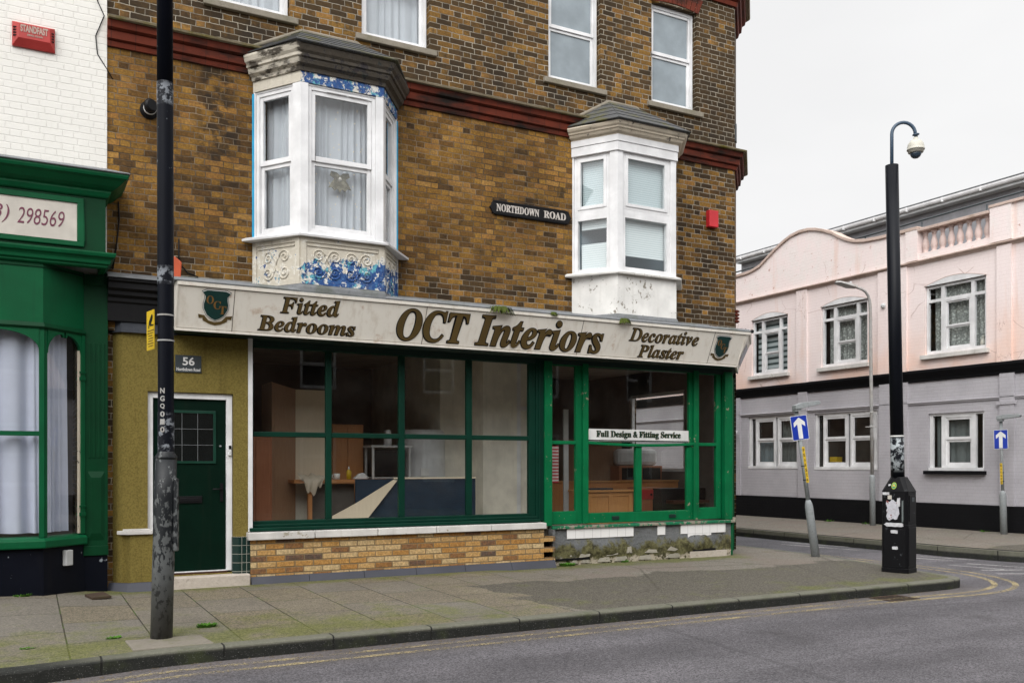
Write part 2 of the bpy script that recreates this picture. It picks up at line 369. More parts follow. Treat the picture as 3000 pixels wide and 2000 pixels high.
M['dkgreen2']=paint('shaded green soffit',(.003,.022,.016),.5,.3)
M['green']=paint('emerald green paint',(.002,.128,.044),.52,.6,(.01,.04,.02),wear=.16,wearcol=(.30,.26,.18),spec=.12)
M['green_worn']=paint('flaking emerald paint',(.006,.145,.062),.5,.5,(.02,.05,.10),wear=.62,wearcol=(.34,.30,.24))
M['green_shop']=paint('mid green gloss paint',(.001,.080,.028),.48,.45,(.003,.025,.012),spec=.18)
M['green_shop_dk']=paint('deep green gloss paint',(.001,.038,.013),.5,.35,(.003,.015,.008),spec=.15)
M['door']=paint('dark green door',(.001,.011,.006),.5,.1,spec=.08)
M['upvc_green']=paint('green glazing bead',(.004,.04,.024),.35,.1)
def mustard():
    t=NT('mustard roughcast render'); v=t.co()
    c=t.mix(t.noise(2,5,.6),(.34,.275,.075),(.44,.355,.110)); c=t.mix(t.math('MULTIPLY',t.step(t.noise(55,3,.6),.38,.6),.22),(.15,.115,.03),c)
    c=t.mix(t.math('MULTIPLY',t.step(t.noise(1.2,6,.62,t.scalev(v,(10,10,.6))),.54,.72),.45),c,(.10,.075,.02))
    return t.done(c,.9,t.bump(t.noise(75,4,.6),.8,.012),.15)
M['mustard']=mustard()
M['skirting']=paint('slate skirting',(.045,.047,.062),.45,.4,(.02,.02,.02),streak=False)
M['cill_paint']=paint('white painted stone',(.60,.58,.55),.6,.5,(.22,.19,.13),wear=.15,wearcol=(.4,.36,.28))
M['step']=mossy('granite step',(.36,.31,.26),(.58,.52,.46),.15,22)
def tiles():
    t=NT('white glazed tile'); X,Yy,Z=t.xyz()
    fr=t.math('FRACT',t.math('DIVIDE',t.math('ADD',X,39.0+4.7-6.204),.15)); j=t.step(t.math('ABSOLUTE',t.math('SUBTRACT',fr,.5)),.485,.495)
    c=t.mix(t.noise(3,3),(.72,.71,.69),(.80,.79,.78)); c=t.mix(t.math('MULTIPLY',t.step(t.noise(6,6,.7),.6,.75),.3),c,(.3,.27,.2)); c=t.mix(j,c,(.2,.19,.18))
    return t.done(c,.18,t.bump(j,-.4,.004),.5)
M['tile']=tiles()
def gtile():
    t=NT('dark green glazed tile'); X,Yy,Z=t.xyz()
    fz=t.math('FRACT',t.math('DIVIDE',t.math('ADD',Z,.03),.105)); fx=t.math('FRACT',t.math('DIVIDE',t.math('ADD',t.math('ADD',X,Yy),40.0),.058))
    j=t.math('MAXIMUM',t.step(t.math('ABSOLUTE',t.math('SUBTRACT',fz,.5)),.465,.485),t.step(t.math('ABSOLUTE',t.math('SUBTRACT',fx,.5)),.44,.47))
    return t.done(t.mix(j,(.004,.022,.018),(.32,.30,.26)),.15,t.bump(j,-.4,.004),.6)
M['gtile']=gtile()
def cement():
    t=NT('mossy crumbling cement'); v=t.co(); X,Yy,Z=t.xyz(v)
    c=t.mix(t.noise(9,6,.65),(.10,.105,.11),(.20,.205,.205))
    m=t.math('ADD',t.noise(4.5,6,.68),t.math('MULTIPLY',t.math('SUBTRACT',1.0,t.step(Z,.12,.42)),.28))
    m=t.step(m,.54,.70); gr=t.mix(t.step(t.noise(13,6,.68),.30,.66),(.040,.036,.018),(.165,.155,.075)); c=t.mix(m,c,gr)
    low=t.math('SUBTRACT',1.0,t.step(t.math('ADD',Z,t.math('MULTIPLY',t.noise(9,5,.7),.22)),.17,.20))
    c=t.mix(t.math('MULTIPLY',low,t.step(t.noise(13,5,.65),.38,.52)),c,(.42,.37,.29))
    c=t.mix(t.step(t.noise(7,6,.7),.66,.72),c,(.02,.016,.012))
    return t.done(c,.95,t.bump(t.noise(14,7,.7),1.0,.035),.15)
M['cement']=cement()
def glass(name,tint=(.92,.95,.94),ior=1.45,rough=.0,boost=1.0,film=0,filmcol=(.5,.5,.5)):
    t=NT(name); n=t.n; n.remove(t.bsdf)
    tr=t.node('ShaderNodeBsdfTransparent'); t.put(tr.inputs[0],tint)
    gl=t.node('ShaderNodeBsdfGlossy'); gl.inputs['Roughness'].default_value=rough; gl.inputs[0].default_value=(1,1,1,1)
    fr=t.node('ShaderNodeFresnel'); geo=t.node('ShaderNodeNewGeometry'); t.put(fr.inputs[0],t.math('ADD',t.math('MULTIPLY',geo.outputs['Backfacing'],1/ior-ior),ior))
    f=t.math('MULTIPLY',fr.outputs[0],boost,clamp=True)
    nb=t.bump(t.noise(.9,1),.03,.02); t.put(gl.inputs['Normal'],nb)
    base=tr.outputs[0]
    if film:
        df=t.node('ShaderNodeBsdfDiffuse'); t.put(df.inputs[0],filmcol); mx0=t.node('ShaderNodeMixShader')
        t.put(mx0.inputs[0],t.math('MULTIPLY',t.step(t.noise(1.5,5,.6),.35,.8),film)); t.put(mx0.inputs[1],tr.outputs[0]); t.put(mx0.inputs[2],df.outputs[0]); base=mx0.outputs[0]
    mx=t.node('ShaderNodeMixShader'); t.put(mx.inputs[0],f); t.put(mx.inputs[1],base); t.put(mx.inputs[2],gl.outputs[0])
    t.put(t.out.inputs[0],mx.outputs[0]); return t.m
M['glass']=glass('shop window glass',(.97,.98,.97),boost=1.5,film=.035,filmcol=(.4,.38,.33))
M['glass2']=glass('window glass',(.90,.93,.94),boost=1.6)
M['frost_sky']=paint('frosted pane with painted sky',(.25,.29,.315),.2,.1,(.2,.22,.24),spec=.35,streak=False)  # frosted film; the grey-blue also stands in for the reflected sky
def fabric(name,col,rough=.9,trans=.3,lace=False):
    t=NT(name); v=t.co(); c=t.mix(t.noise(5,3),mul(col,.85),col)
    if lace: c=t.mix(t.step(t.voro(16,t.scalev(v,(1,1,1))),.25,.5),c,mul(col,.42)); c=t.mix(t.step(t.noise(28,3),.5,.6),c,mul(col,.62))
    t.done(c,rough,None,.1)
    df=t.node('ShaderNodeBsdfTranslucent'); t.put(df.inputs[0],c); mx=t.node('ShaderNodeMixShader'); mx.inputs[0].default_value=trans
    t.put(mx.inputs[1],t.bsdf.outputs[0]); t.put(mx.inputs[2],df.outputs[0]); t.put(t.out.inputs[0],mx.outputs[0]); return t.m
M['net']=fabric('white net curtain',(.78,.80,.84)); M['net_blue']=fabric('bluish white curtain',(.72,.76,.92)); M['lace']=fabric('grey lace curtain',(.85,.88,.82),lace=True)
M['lace2']=fabric('cream lace',(.42,.38,.28),lace=True); M['curtain_grey']=fabric('grey curtain',(.22,.25,.25)); M['curtain_blue']=fabric('pale blue curtain',(.32,.40,.45))
def blind(name,a,b,step,fr=.5,soft=.1):
    t=NT(name); Z=t.xyz()[2]; f=t.math('FRACT',t.math('DIVIDE',t.math('ADD',Z,10.0),step)); k=t.step(f,fr-soft,fr+soft)
    return t.done(t.mix(k,a,b),.7,None,.2)
M['blind']=blind('slatted white blind',(.62,.68,.68),(.80,.84,.83),.032)
M['zebra']=blind('striped blind',(.07,.10,.10),(.55,.60,.60),.15,.42,.03)
def wood(name,a,b,rough=.5,sc=(1,1,8)):
    t=NT(name); v=t.scalev(t.co(),sc); c=t.mix(t.noise(4,6,.6,v,dist=1.2),a,b); return t.done(c,rough,t.bump(t.noise(20,3,.5,v),.1,.004),.3)
WS=(14,14,1.2)
M['wood_brown']=wood('brown wood',(.24,.13,.075),(.40,.24,.14),sc=WS); M['wood_orange']=wood('orange wood',(.36,.15,.055),(.55,.25,.09),sc=WS)
M['wood_red']=wood('reddish wood',(.24,.085,.04),(.42,.17,.085),sc=WS); M['wood_pale']=wood('pale board',(.62,.52,.38),(.76,.66,.51),sc=WS); M['wood_dark']=wood('dark wood',(.03,.012,.008),(.07,.028,.016),sc=WS)
M['wood_desk']=wood('honey wood',(.36,.16,.055),(.55,.28,.10),sc=WS)
M['blue_board']=paint('dark blue board',(.010,.026,.048),.45,.25,(.06,.09,.11),streak=False,scale=6)
M['cloth']=paint('cream cloth',(.55,.48,.38),.9,.2,streak=False); M['roll']=paint('grey white wrap',(.70,.71,.72),.45,.3,(.2,.2,.2)); M['plaster']=paint('cream plaster wall',(.80,.76,.66),.85,.2,(.3,.27,.2))
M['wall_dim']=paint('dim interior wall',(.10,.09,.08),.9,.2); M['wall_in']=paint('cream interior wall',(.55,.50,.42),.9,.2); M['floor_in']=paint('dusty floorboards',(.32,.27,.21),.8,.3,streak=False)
M['yellow']=paint('yellow plastic',(.62,.42,.02),.4,.1,streak=False); M['red']=paint('red plastic',(.50,.022,.03),.4,.15,streak=False); M['redold']=paint('faded red box',(.40,.035,.03),.5,.3,(.25,.12,.1),streak=False); M['orange']=paint('orange red plastic',(.50,.085,.03),.5,.3,streak=False)
M['cyan']=paint('blue protective film',(.02,.35,.62),.35,.05)
def asphalt():
    t=NT('asphalt'); v=t.co(); X,Yy,Z=t.xyz(v)
    ag=t.voro(95,v,out='Color'); g=t.math('MULTIPLY',t.xyz(ag)[0],1.0)
    c=t.mix(g,(.038,.036,.040),(.190,.180,.192)); c=t.mix(t.step(t.noise(1.1,6,.6),.3,.75),t.mix(.30,c,(.03,.03,.032)),c)
    c=t.mix(t.math('MULTIPLY',t.step(t.noise(190,2),.62,.7),.6),c,(.30,.29,.28))
    tr_=t.step(t.noise(1,5,.6,t.scalev(v,(.22,1.3,1))),.36,.66); c=t.mix(1.0,c,t.mix(tr_,(.78,.77,.78),(1.12,1.11,1.12)),'MULTIPLY')
    c=t.mix(t.math('MULTIPLY',t.step(t.noise(.7,6,.66),.60,.72),.45),c,(.035,.032,.033))
    edge=t.step(t.math('ADD',Yy,t.math('MULTIPLY',t.noise(2,4),.3)),-4.35,-3.75); edge=t.math('MULTIPLY',edge,t.math('SUBTRACT',1.0,t.step(X,9.5,10.5)))
    c=t.mix(t.math('MULTIPLY',edge,.4),c,(.12,.10,.085))
    sx=t.step(t.math('ADD',X,t.math('MULTIPLY',t.noise(1.5,4),.8)),10.9,11.6); bl=t.math('MULTIPLY',sx,t.step(Yy,-1,2)); c=t.mix(t.math('MULTIPLY',bl,.35),c,(.055,.06,.07))
    crack=t.step(t.voro(.12,t.vmath('ADD',v,t.scalev(t.node('ShaderNodeTexNoise').outputs['Color'],(.3,.3,0))),'DISTANCE_TO_EDGE'),.004,.0015); c=t.mix(t.math('MULTIPLY',crack,.25),c,(.02,.02,.02))
    return t.done(c,t.math('ADD',t.math('MULTIPLY',t.noise(3,4),.2),.68),t.bump(t.math('ADD',g,t.noise(260,2)),.55,.006),.3)
M['asphalt']=asphalt()
def pavement():
    t=NT('pavement slabs'); v=t.co(); X,Yy,Z=t.xyz(v)
    vr=t.comb(t.math('ADD',Yy,30.0),t.math('ADD',X,30.0),0.0)
    wob=t.node('ShaderNodeTexNoise'); wob.inputs['Scale'].default_value=5; vr2=t.vmath('ADD',vr,t.scalev(wob.outputs['Color'],(.012,.012,0)))
    b=t.node('ShaderNodeTexBrick'); t.put(b.inputs['Vector'],vr2); b.offset=.43; b.inputs['Scale'].default_value=1; b.inputs['Mortar Size'].default_value=.007; b.inputs['Mortar Smooth'].default_value=.3; b.inputs['Brick Width'].default_value=.93; b.inputs['Row Height'].default_value=.655; b.inputs['Bias'].default_value=0
    t.put(b.inputs['Color1'],(0,0,0)); t.put(b.inputs['Color2'],(1,1,1)); t.put(b.inputs['Mortar'],(.5,.5,.5))
    joint=b.outputs['Fac']; rnd=t.xyz(b.outputs['Color'])[0]
    ag=t.xyz(t.voro(85,v,out='Color'))[0]
    slab=t.mix(ag,(.075,.063,.043),(.265,.225,.160)); slab=t.mix(t.math('MULTIPLY',rnd,.8),slab,t.mix(ag,(.13,.12,.105),(.20,.185,.165)))
    slab=t.mix(t.step(t.noise(1.3,5,.6),.3,.75),t.mix(.3,slab,(.06,.052,.04)),slab)
    # tarmac reinstatement to the right
    e=t.math('ADD',t.math('ADD',X,t.math('MULTIPLY',t.math('FRACT',t.math('MULTIPLY',Yy,.8)),.5)),t.math('MULTIPLY',t.noise(1.2,3),1.0))
    tar=t.math('MULTIPLY',t.step(e,4.75,4.80),t.math('SUBTRACT',1.0,t.step(t.math('ADD',Yy,t.math('MULTIPLY',t.noise(1.1,3),1.2)),-.85,-.80)))
    tc=t.mix(ag,(.038,.034,.027),(.135,.122,.098)); 
    tar2=t.step(e,6.2,6.25); tc2=t.mix(ag,(.085,.076,.062),(.225,.203,.172)); tc2=t.mix(t.math('MULTIPLY',t.step(t.noise(.9,5,.6),.45,.6),.45),tc2,(.16,.125,.105))
    c=t.mix(tar2,slab,tc2); c=t.mix(tar,c,tc)
    jj=t.math('MULTIPLY',joint,t.math('SUBTRACT',1.0,t.math('MAXIMUM',tar,tar2)))
    jc=t.mix(t.step(t.noise(2.3,4),.5,.62),(.035,.03,.022),(.05,.085,.012)); c=t.mix(jj,c,jc)
    wv=t.node('ShaderNodeTexNoise'); wv.inputs['Scale'].default_value=1.4; wv.inputs['Detail'].default_value=4
    ck=t.step(t.voro(.42,t.vmath('ADD',v,t.scalev(wv.outputs['Color'],(.5,.5,0))),'DISTANCE_TO_EDGE'),.010,.004); c=t.mix(t.math('MULTIPLY',t.math('MULTIPLY',ck,tar2),.35),c,(.025,.022,.016))
    # moss by the wall, by the kerb on the left and in patches
    wallm=t.math('MULTIPLY',t.step(Yy,-.7,-.05),t.math('SUBTRACT',1.0,t.step(X,9.2,9.9))); kerbm=t.math('MULTIPLY',t.math('SUBTRACT',1.0,t.step(Yy,-3.4,-1.7)),t.math('SUBTRACT',1.0,t.step(X,1.5,5.5)))
    wet=t.math('MULTIPLY',t.math('SUBTRACT',1.0,t.step(Yy,-3.6,-2.9)),t.step(X,5.5,7.5))
    mm=t.math('ADD',t.math('MULTIPLY',t.math('MAXIMUM',wallm,t.math('MAXIMUM',t.math('MULTIPLY',kerbm,.75),t.math('MULTIPLY',wet,.6))),.36),t.noise(2.6,6,.65)); mm=t.math('MULTIPLY',t.step(mm,.53,.86),.72)
    c=t.mix(mm,c,t.mix(ag,(.055,.065,.010),(.14,.15,.028)))
    sp=t.step(t.voro(7,v),.045,.03); c=t.mix(t.math('MULTIPLY',sp,t.step(t.noise(3,2),.45,.6)),c,(.42,.40,.37))
    c=t.mix(t.math('MULTIPLY',t.step(t.noise(150,2),.63,.70),.5),c,(.36,.33,.28))
    hh=t.math('ADD',t.math('MULTIPLY',ag,.35),t.math('SUBTRACT',0.0,t.math('MULTIPLY',jj,2.0)))
    return t.done(c,.85,t.bump(hh,.6,.007),.25)
M['pave']=pavement()
def kerbm():
    t=NT('kerb stone'); v=t.co(); X,Yy,Z=t.xyz(v)
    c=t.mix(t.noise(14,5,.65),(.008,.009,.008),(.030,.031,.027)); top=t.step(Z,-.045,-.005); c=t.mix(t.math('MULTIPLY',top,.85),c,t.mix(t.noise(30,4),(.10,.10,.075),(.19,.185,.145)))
    c=t.mix(t.math('MULTIPLY',t.step(t.noise(3,6,.65),.5,.7),.5),c,(.05,.062,.02))
    along=t.math('ADD',X,t.math('MULTIPLY',t.math('GREATER_THAN',X,10.2),Yy))
    fr=t.math('FRACT',t.math('DIVIDE',t.math('ADD',along,20.45),.915)); j=t.step(t.math('ABSOLUTE',t.math('SUBTRACT',fr,.5)),.489,.495); c=t.mix(j,c,(.012,.012,.010))
    c=t.mix(t.math('MULTIPLY',t.step(t.noise(120,2),.66,.7),.5),c,(.3,.3,.28))
    return t.done(c,.8,t.bump(t.math('SUBTRACT',t.noise(40,4),t.math('MULTIPLY',j,3.0)),.5,.008),.25)
M['kerb']=kerbm()
def worn_line(name,col,lo,hi):
    t=NT(name); v=t.co(); c=t.mix(t.noise(40,4),mul(col,.65),col); t.done(c,.8,None,.2)
    tr=t.node('ShaderNodeBsdfTransparent'); mx=t.node('ShaderNodeMixShader'); X=t.xyz(v)[0]
    n=t.math('ADD',t.math('MULTIPLY',t.noise(55,5,.7),.7),t.math('MULTIPLY',t.noise(2.5,3),.3)); n=t.math('ADD',n,t.math('MULTIPLY',t.step(X,6,11),.035))
    t.put(mx.inputs[0],t.step(n,lo,hi)); t.put(mx.inputs[1],tr.outputs[0]); t.put(mx.inputs[2],t.bsdf.outputs[0]); t.put(t.out.inputs[0],mx.outputs[0]); return t.m
M['yline']=worn_line('worn yellow line',(.42,.345,.19),.45,.62); M['wline']=worn_line('worn white line',(.42,.41,.40),.46,.56)
M['postblack']=paint('peeling black post',(.003,.004,.008),.45,.1,wear=.05,wearcol=(.3,.33,.36),spec=.10,wscale=9)
def oldpost():
    t=NT('flaked black over grey'); v=t.co(); Z=t.xyz(v)[2]
    n=t.math('ADD',t.noise(21,6,.68,t.scalev(v,(1,1,.55))),t.math('MULTIPLY',t.math('SUBTRACT',1.0,t.step(Z,.25,1.6)),.16))
    g=t.mix(t.noise(20,4),(.055,.06,.06),(.13,.138,.138)); w=t.step(n,.585,.605); c=t.mix(w,(.006,.008,.010),g)
    c=t.mix(t.math('MULTIPLY',t.math('SUBTRACT',1.0,t.step(Z,.05,.75)),.75),c,t.mix(t.noise(16,4),(.022,.021,.020),(.065,.062,.058)))
    return t.done(c,.5,t.bump(t.math('SUBTRACT',1.0,w),.35,.004),.4)
M['postbase']=oldpost()
def scuffed(name,a,b,z0,z1,rough=.35,lo=.50):
    t=NT(name); v=t.co(); Z=t.xyz(v)[2]
    band=t.math('MULTIPLY',t.step(Z,z0-.02,z0+.05),t.math('SUBTRACT',1.0,t.step(Z,z1-.06,z1+.03))); n=t.noise(14,6,.7)
    w=t.math('MULTIPLY',band,t.step(n,lo,lo+.06)); c=t.mix(w,a,t.mix(t.noise(30,4),mul(b,.5),b)); return t.done(c,rough,t.bump(w,.2,.003),.15)
M['galv']=mossy('galvanised steel',(.19,.205,.21),(.31,.33,.335),.1,18,(.25,.2,.1),.5); M['galv_old']=mossy('flaking grey steel',(.22,.22,.22),(.46,.45,.43),.35,12,(.30,.19,.09),.6)
M['cab']=scuffed('black cabinet paint',(.004,.004,.005),(.09,.10,.11),0,1.2,.45,.62); M['steelblue']=paint('slate blue steel',(.045,.075,.115),.4,.1)
M['cctvblack']=scuffed('black steel pole',(.004,.005,.008),(.42,.46,.48),1.38,1.86,.4,.48)
M['paper']=paint('torn white paper',(.55,.55,.57),.8,.3,(.2,.2,.25),streak=False,scale=20); M['poster']=paint('torn printed poster',(.50,.50,.54),.8,.9,(.06,.10,.25),streak=False,scale=25,wear=.35,wearcol=(.25,.08,.07),wscale=20)
M['signblue']=paint('blue sign face',(.008,.035,.33),.35,.1,streak=False); M['arrow']=paint('white reflective',(.68,.68,.66),.5,.15,streak=False); M['camcream']=paint('cream camera housing',(.56,.54,.47),.4,.2)
M['smoke']=paint('smoked dome',(.03,.05,.075),.1,.05,spec=.7); M['iron']=mossy('cast iron',(.035,.022,.016),(.08,.055,.04),.2,20); M['leaf']=mossy('weed leaf',(.04,.12,.012),(.09,.22,.025),.0,30); M['moss']=mossy('moss',(.03,.05,.008),(.09,.11,.02),.3,30)
M['creamsign']=paint('cream sign panel',(.58,.54,.48),.5,.2,(.35,.3,.25)); M['fadedtext']=paint('faded lettering',(.42,.30,.25),.6,.4,streak=False); M['signwhite']=paint('dirty white lettering',(.50,.46,.42),.6,.6,(.12,.06,.05),streak=False,scale=9); M['mauve']=paint('mauve lettering',(.16,.035,.07),.5,.1); M['greyplate']=paint('slate grey plate',(.035,.045,.05),.4,.15)
M['whitepaint']=paint('white lettering',(.72,.72,.70),.5,.1,streak=False); M['gutter']=paint('white gutter',(.50,.51,.51),.5,.4,(.3,.3,.29)); M['greyrender']=paint('grey render',(.27,.27,.285),.8,.2); M['roofgrey']=mossy('grey roof felt',(.07,.075,.08),(.12,.12,.125),.1)
M['pinktrim']=mossy('weathered pink coping',(.40,.30,.25),(.66,.53,.47),.35,5,(.28,.20,.12)); M['balpink']=paint('chalky pink stone',(.66,.52,.48),.8,.55,(.45,.25,.17),wear=.25,wearcol=(.45,.3,.24))
M['bulb']=_b=paint('lit fairy bulb',(.9,.75,.45),.2,0,streak=False); _b.node_tree.nodes['Principled BSDF'].inputs['Emission Color'].default_value=(1,.7,.35,1); _b.node_tree.nodes['Principled BSDF'].inputs['Emission Strength'].default_value=.5; M['stripe']=blind('red and white stripes',(.45,.05,.06),(.65,.6,.58),.05,.5,.05)

# ------------------------------------------------------------------ ground
def sm(a,b,x):
    t=min(1,max(0,(x-a)/(b-a))); return t*t*(3-2*t)
def H(x,y):
    wl=sm(.35,-1.1,x); t=min(1,max(0,(y+3.77)/3.77))
    e=sm(12.8,13.6,x)*0
    return wl*(-.05+.155*t)+(.02*t if x<5 else 0)+e
def grid(mb,x0,x1,y0,y1,z,st=.5):
    nx=max(1,int((x1-x0)/st)); ny=max(1,int((y1-y0)/st))
    vs=[(x0+(x1-x0)*i/nx,y0+(y1-y0)*j/ny,z) for j in range(ny+1) for i in range(nx+1)]
    return mb.add(vs,[(j*(nx+1)+i,j*(nx+1)+i+1,(j+1)*(nx+1)+i+1,(j+1)*(nx+1)+i) for j in range(ny) for i in range(nx)])
m=MB(); m.add([(-400,-400,-.34),(400,-400,-.34),(400,400,-.34),(-400,400,-.34)],[(0,1,2,3)]); obj('ground',m,M['asphalt'],kind='structure')
m=MB(); grid(m,-30,40,-13,30,-.12,.5); obj('road',m,M['asphalt'],kind='structure',deform=lambda x,y: H(x,-3.77))
KP=[(-30,-3.77),(8.7,-3.77),(9.3,-3.775),(9.65,-3.765),(9.88,-3.72),(10.03,-3.62),(10.11,-3.45),(10.15,-3.2),(10.27,-2.6),(10.43,-2.03),(10.6,-1.2),(10.7,-.64),(10.78,.5),(10.8,30)]
kprof=[(0,-.30),(0,-.022),(-.006,-.010),(-.018,-.003),(-.035,0),(-.14,.0),(-.14,-.3)]
KPd=[]
for a,b in zip(KP,KP[1:]):
    n=max(1,int(math.dist(a,b)/.5)); KPd+=[(a[0]+(b[0]-a[0])*i/n,a[1]+(b[1]-a[1])*i/n) for i in range(n)]
KPd.append(KP[-1])
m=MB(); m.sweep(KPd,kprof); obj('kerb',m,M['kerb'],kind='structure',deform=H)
m=MB(); grid(m,-30,8.7,-3.63,1.2,-.002,.35)
inner=[]
pp=[Vector(p) for p in KP[1:]]
for i,p in enumerate(pp):
    a=(pp[i]-pp[i-1]).normalized() if i else Vector((1,0)); b=(pp[i+1]-pp[i]).normalized() if i<len(pp)-1 else a
    n=Vector((a.y,-a.x))+Vector((b.y,-b.x)); n.normalize(); inner.append((p.x-n.x*.14,p.y-n.y*.14))
inner[0]=(8.7,-3.63)
m.poly([(x,y,-.002) for x,y in inner]+[(8.7,30,-.002)])
obj('pavement',m,M['pave'],kind='structure',deform=H)
# far pavement of the side street, and the one across the main road
m=MB(); m.sweep([(13.45,30),(13.45,-1.0),(13.6,-2.0),(14.1,-2.9),(15.0,-3.5),(16.2,-3.77),(40,-3.77)][::-1],[(a,b+.05) for a,b in kprof]); obj('kerb',m,M['kerb'],kind='structure')
m=MB(); m.poly([(13.585,30,.046),(13.585,-1,.046),(13.73,-1.95,.046),(14.2,-2.78,.046),(15.06,-3.37,.046),(16.22,-3.635,.046),(40,-3.635,.07),(40,-1,.09),(17.05,-1,.09),(17.05,30,.0)]); obj('pavement',m,M['pave'],kind='structure')
m=MB(); m.box(-30,40,-17,-13,-.3,0); obj('pavement',m,M['pave'],kind='structure')
m=MB(); rgt=random.Random(21)
for k in range(420):
    x=rgt.uniform(-2.5,9.4); y=-3.785-abs(rgt.gauss(0,.10)); z=-.119+H(x,-3.77); r=rgt.uniform(.004,.013); a=rgt.random()*6.28
    m.add([(x+r*math.cos(a+j*2.09)*(1+.6*rgt.random()),y+r*math.sin(a+j*2.09),z+.001+.006*rgt.random()) for j in range(3)]+[(x,y,z+.008)],[(0,1,3),(1,2,3),(2,0,3)])
obj('grit',m,mossy('gutter grit',(.05,.035,.02),(.22,.17,.11),0,40),None,'brown grit and leaf scraps along the kerb gutter','grit',kind='stuff')
# markings
def line(name,path,w,z,mat,lab=None):
    pts=[Vector(p) for p in path]; out=[]
    for i in range(len(pts)-1):   # smooth
        p0=pts[max(i-1,0)];p1=pts[i];p2=pts[i+1];p3=pts[min(i+2,len(pts)-1)]
        for k in range(6):
            t=k/6; out.append(.5*((2*p1)+(-p0+p2)*t+(2*p0-5*p1+4*p2-p3)*t*t+(-p0+3*p1-3*p2+p3)*t**3))
    out.append(pts[-1])
    m=MB(); m.sweep([(p.x,p.y) for p in out],[(-w/2,z),(w/2,z)],cap=False,closed=False)
    return obj(name,m,mat,kind='structure',deform=lambda x,y:H(x,-3.77))
yi=[(-30,-3.99),(-3,-3.99),(-1,-3.99),(1,-3.98),(3,-3.97),(5.6,-3.955),(7.3,-3.96),(8.6,-4.02),(9.6,-4.06),(10.2,-3.93),(10.65,-3.68),(11.05,-3.25),(11.28,-2.7),(11.38,-2.0),(11.41,-1.2),(11.4,-.4),(11.40,.4),(11.30,1.35)]
yo=[(-30,-4.19),(-3,-4.19),(-1,-4.19),(1,-4.18),(3,-4.17),(5.6,-4.155),(7.3,-4.165),(8.7,-4.21),(9.7,-4.25),(10.4,-4.1),(10.95,-3.76),(11.35,-3.2),(11.56,-2.6),(11.63,-1.9),(11.64,-1.2),(11.63,-.4),(11.62,.4)]
line('yellow_line',yi,.075,-.116,M['yline']); line('yellow_line',yo,.075,-.116,M['yline'])
for pth in ([(12.6,2.2),(12.95,.5)],[(13.0,2.6),(13.3,1.1)],[(12.45,-.4),(12.8,-1.5)],[(12.85,-.3),(13.2,-1.6)],[(12.15,-1.9),(12.35,-2.7)],[(12.6,-1.9),(12.95,-2.9)],[(11.95,-2.6),(13.4,-3.3)],[(11.7,-3.0),(13.6,-3.9)]):
    line('white_marking',pth,.09,-.116,M['wline'])

# ------------------------------------------------------------------ window kit
def sash(mbf,mbg,fr,u0,u1,z0,z1,d,meet,fw=.05,sw=.045,th=.08):
    """a two-sash window: bars into mbf, panes into mbg"""
    mbf.box(u0,u0+fw,d,d+th,z0,z1,fr).box(u1-fw,u1,d,d+th,z0,z1,fr).box(u0+fw,u1-fw,d,d+th,z1-fw,z1,fr).box(u0+fw,u1-fw,d,d+th,z0,z0+fw,fr)
    a,b=u0+fw,u1-fw
    for (v0,v1,dd) in ((meet,z1-fw,.014),(z0+fw,meet,.036)):
        mbf.box(a,a+sw,d+dd,d+dd+.035,v0,v1,fr).box(b-sw,b,d+dd,d+dd+.035,v0,v1,fr).box(a+sw,b-sw,d+dd,d+dd+.035,v1-sw,v1,fr).box(a+sw,b-sw,d+dd,d+dd+.035,v0,v0+sw*1.2,fr)
        mbg.quad(a+sw,b-sw,v0+sw,v1-sw,d+dd+.02,fr)
def light(mbf,mbg,fr,u0,u1,z0,z1,d,fw=.04,th=.06):
    mbf.box(u0,u0+fw,d,d+th,z0,z1,fr).box(u1-fw,u1,d,d+th,z0,z1,fr).box(u0+fw,u1-fw,d,d+th,z1-fw,z1,fr).box(u0+fw,u1-fw,d,d+th,z0,z0+fw,fr)
    mbg.quad(u0+fw,u1-fw,z0+fw,z1-fw,d+th*.5,fr)
def offset(path,o):
    path=[Vector(p) for p in path]; out=[]
    for i,p in enumerate(path):
        a=(path[i]-path[i-1]).normalized() if i else None; b=(path[i+1]-p).normalized() if i<len(path)-1 else None
        if a is None: a=b
        if b is None: b=a
        na=Vector((a.y,-a.x)); nb=Vector((b.y,-b.x)); m=na+nb; m=m/max(.2,m.dot(na)); out.append(p+m*o)
    return out
# ------------------------------------------------------------------ the corner building
CB=thing('corner_building','corner building of ochre and sooty brick with two bay windows over an empty shop','building',(4.7,0,0))
TOP=9.7
C0=(9.4,0); C1=(10.15,.8)
UW=[(1.15,2.115),(3.05,4.01),(5.875,6.78),(7.725,8.61)]
holes=[(a,b,7.08,8.65,.13) for a,b in UW]+[(1.76,3.43,3.85,6.1,.1),(6.38,8.02,3.85,6.1,.1)]
m=MB(); m.wall(0.0,9.4,3.02,TOP,holes)
f2=Fr((C0[0],C0[1],0),(C1[0]-C0[0],C1[1]-C0[1],0)); L2=math.dist(C0,C1)
m.wall(0,L2,3.02,TOP,[],0,.1,f2)
f3=Fr((10.15,.8,0),(0,1,0))
m.wall(0,8.2,0,TOP,[(1.2,2.95,1.35,2.87)],0,.15,f3)
m.box(0,10.15,9.0,9.1,0,TOP); m.box(-.1,0,.3,9.0,0,TOP)
m.box(-.05,.11,.07,.25,0,3.7)                       # strip of old brick beside the next shop
obj('wall',m,M['brick'],CB)
m=MB(); m.slab([(-.1,.25),(9.3,.25),(10.05,1.0),(10.05,9.0),(-.1,9.0)],TOP-.2,TOP-.1); obj('roof',m,M['roofgrey'],CB)
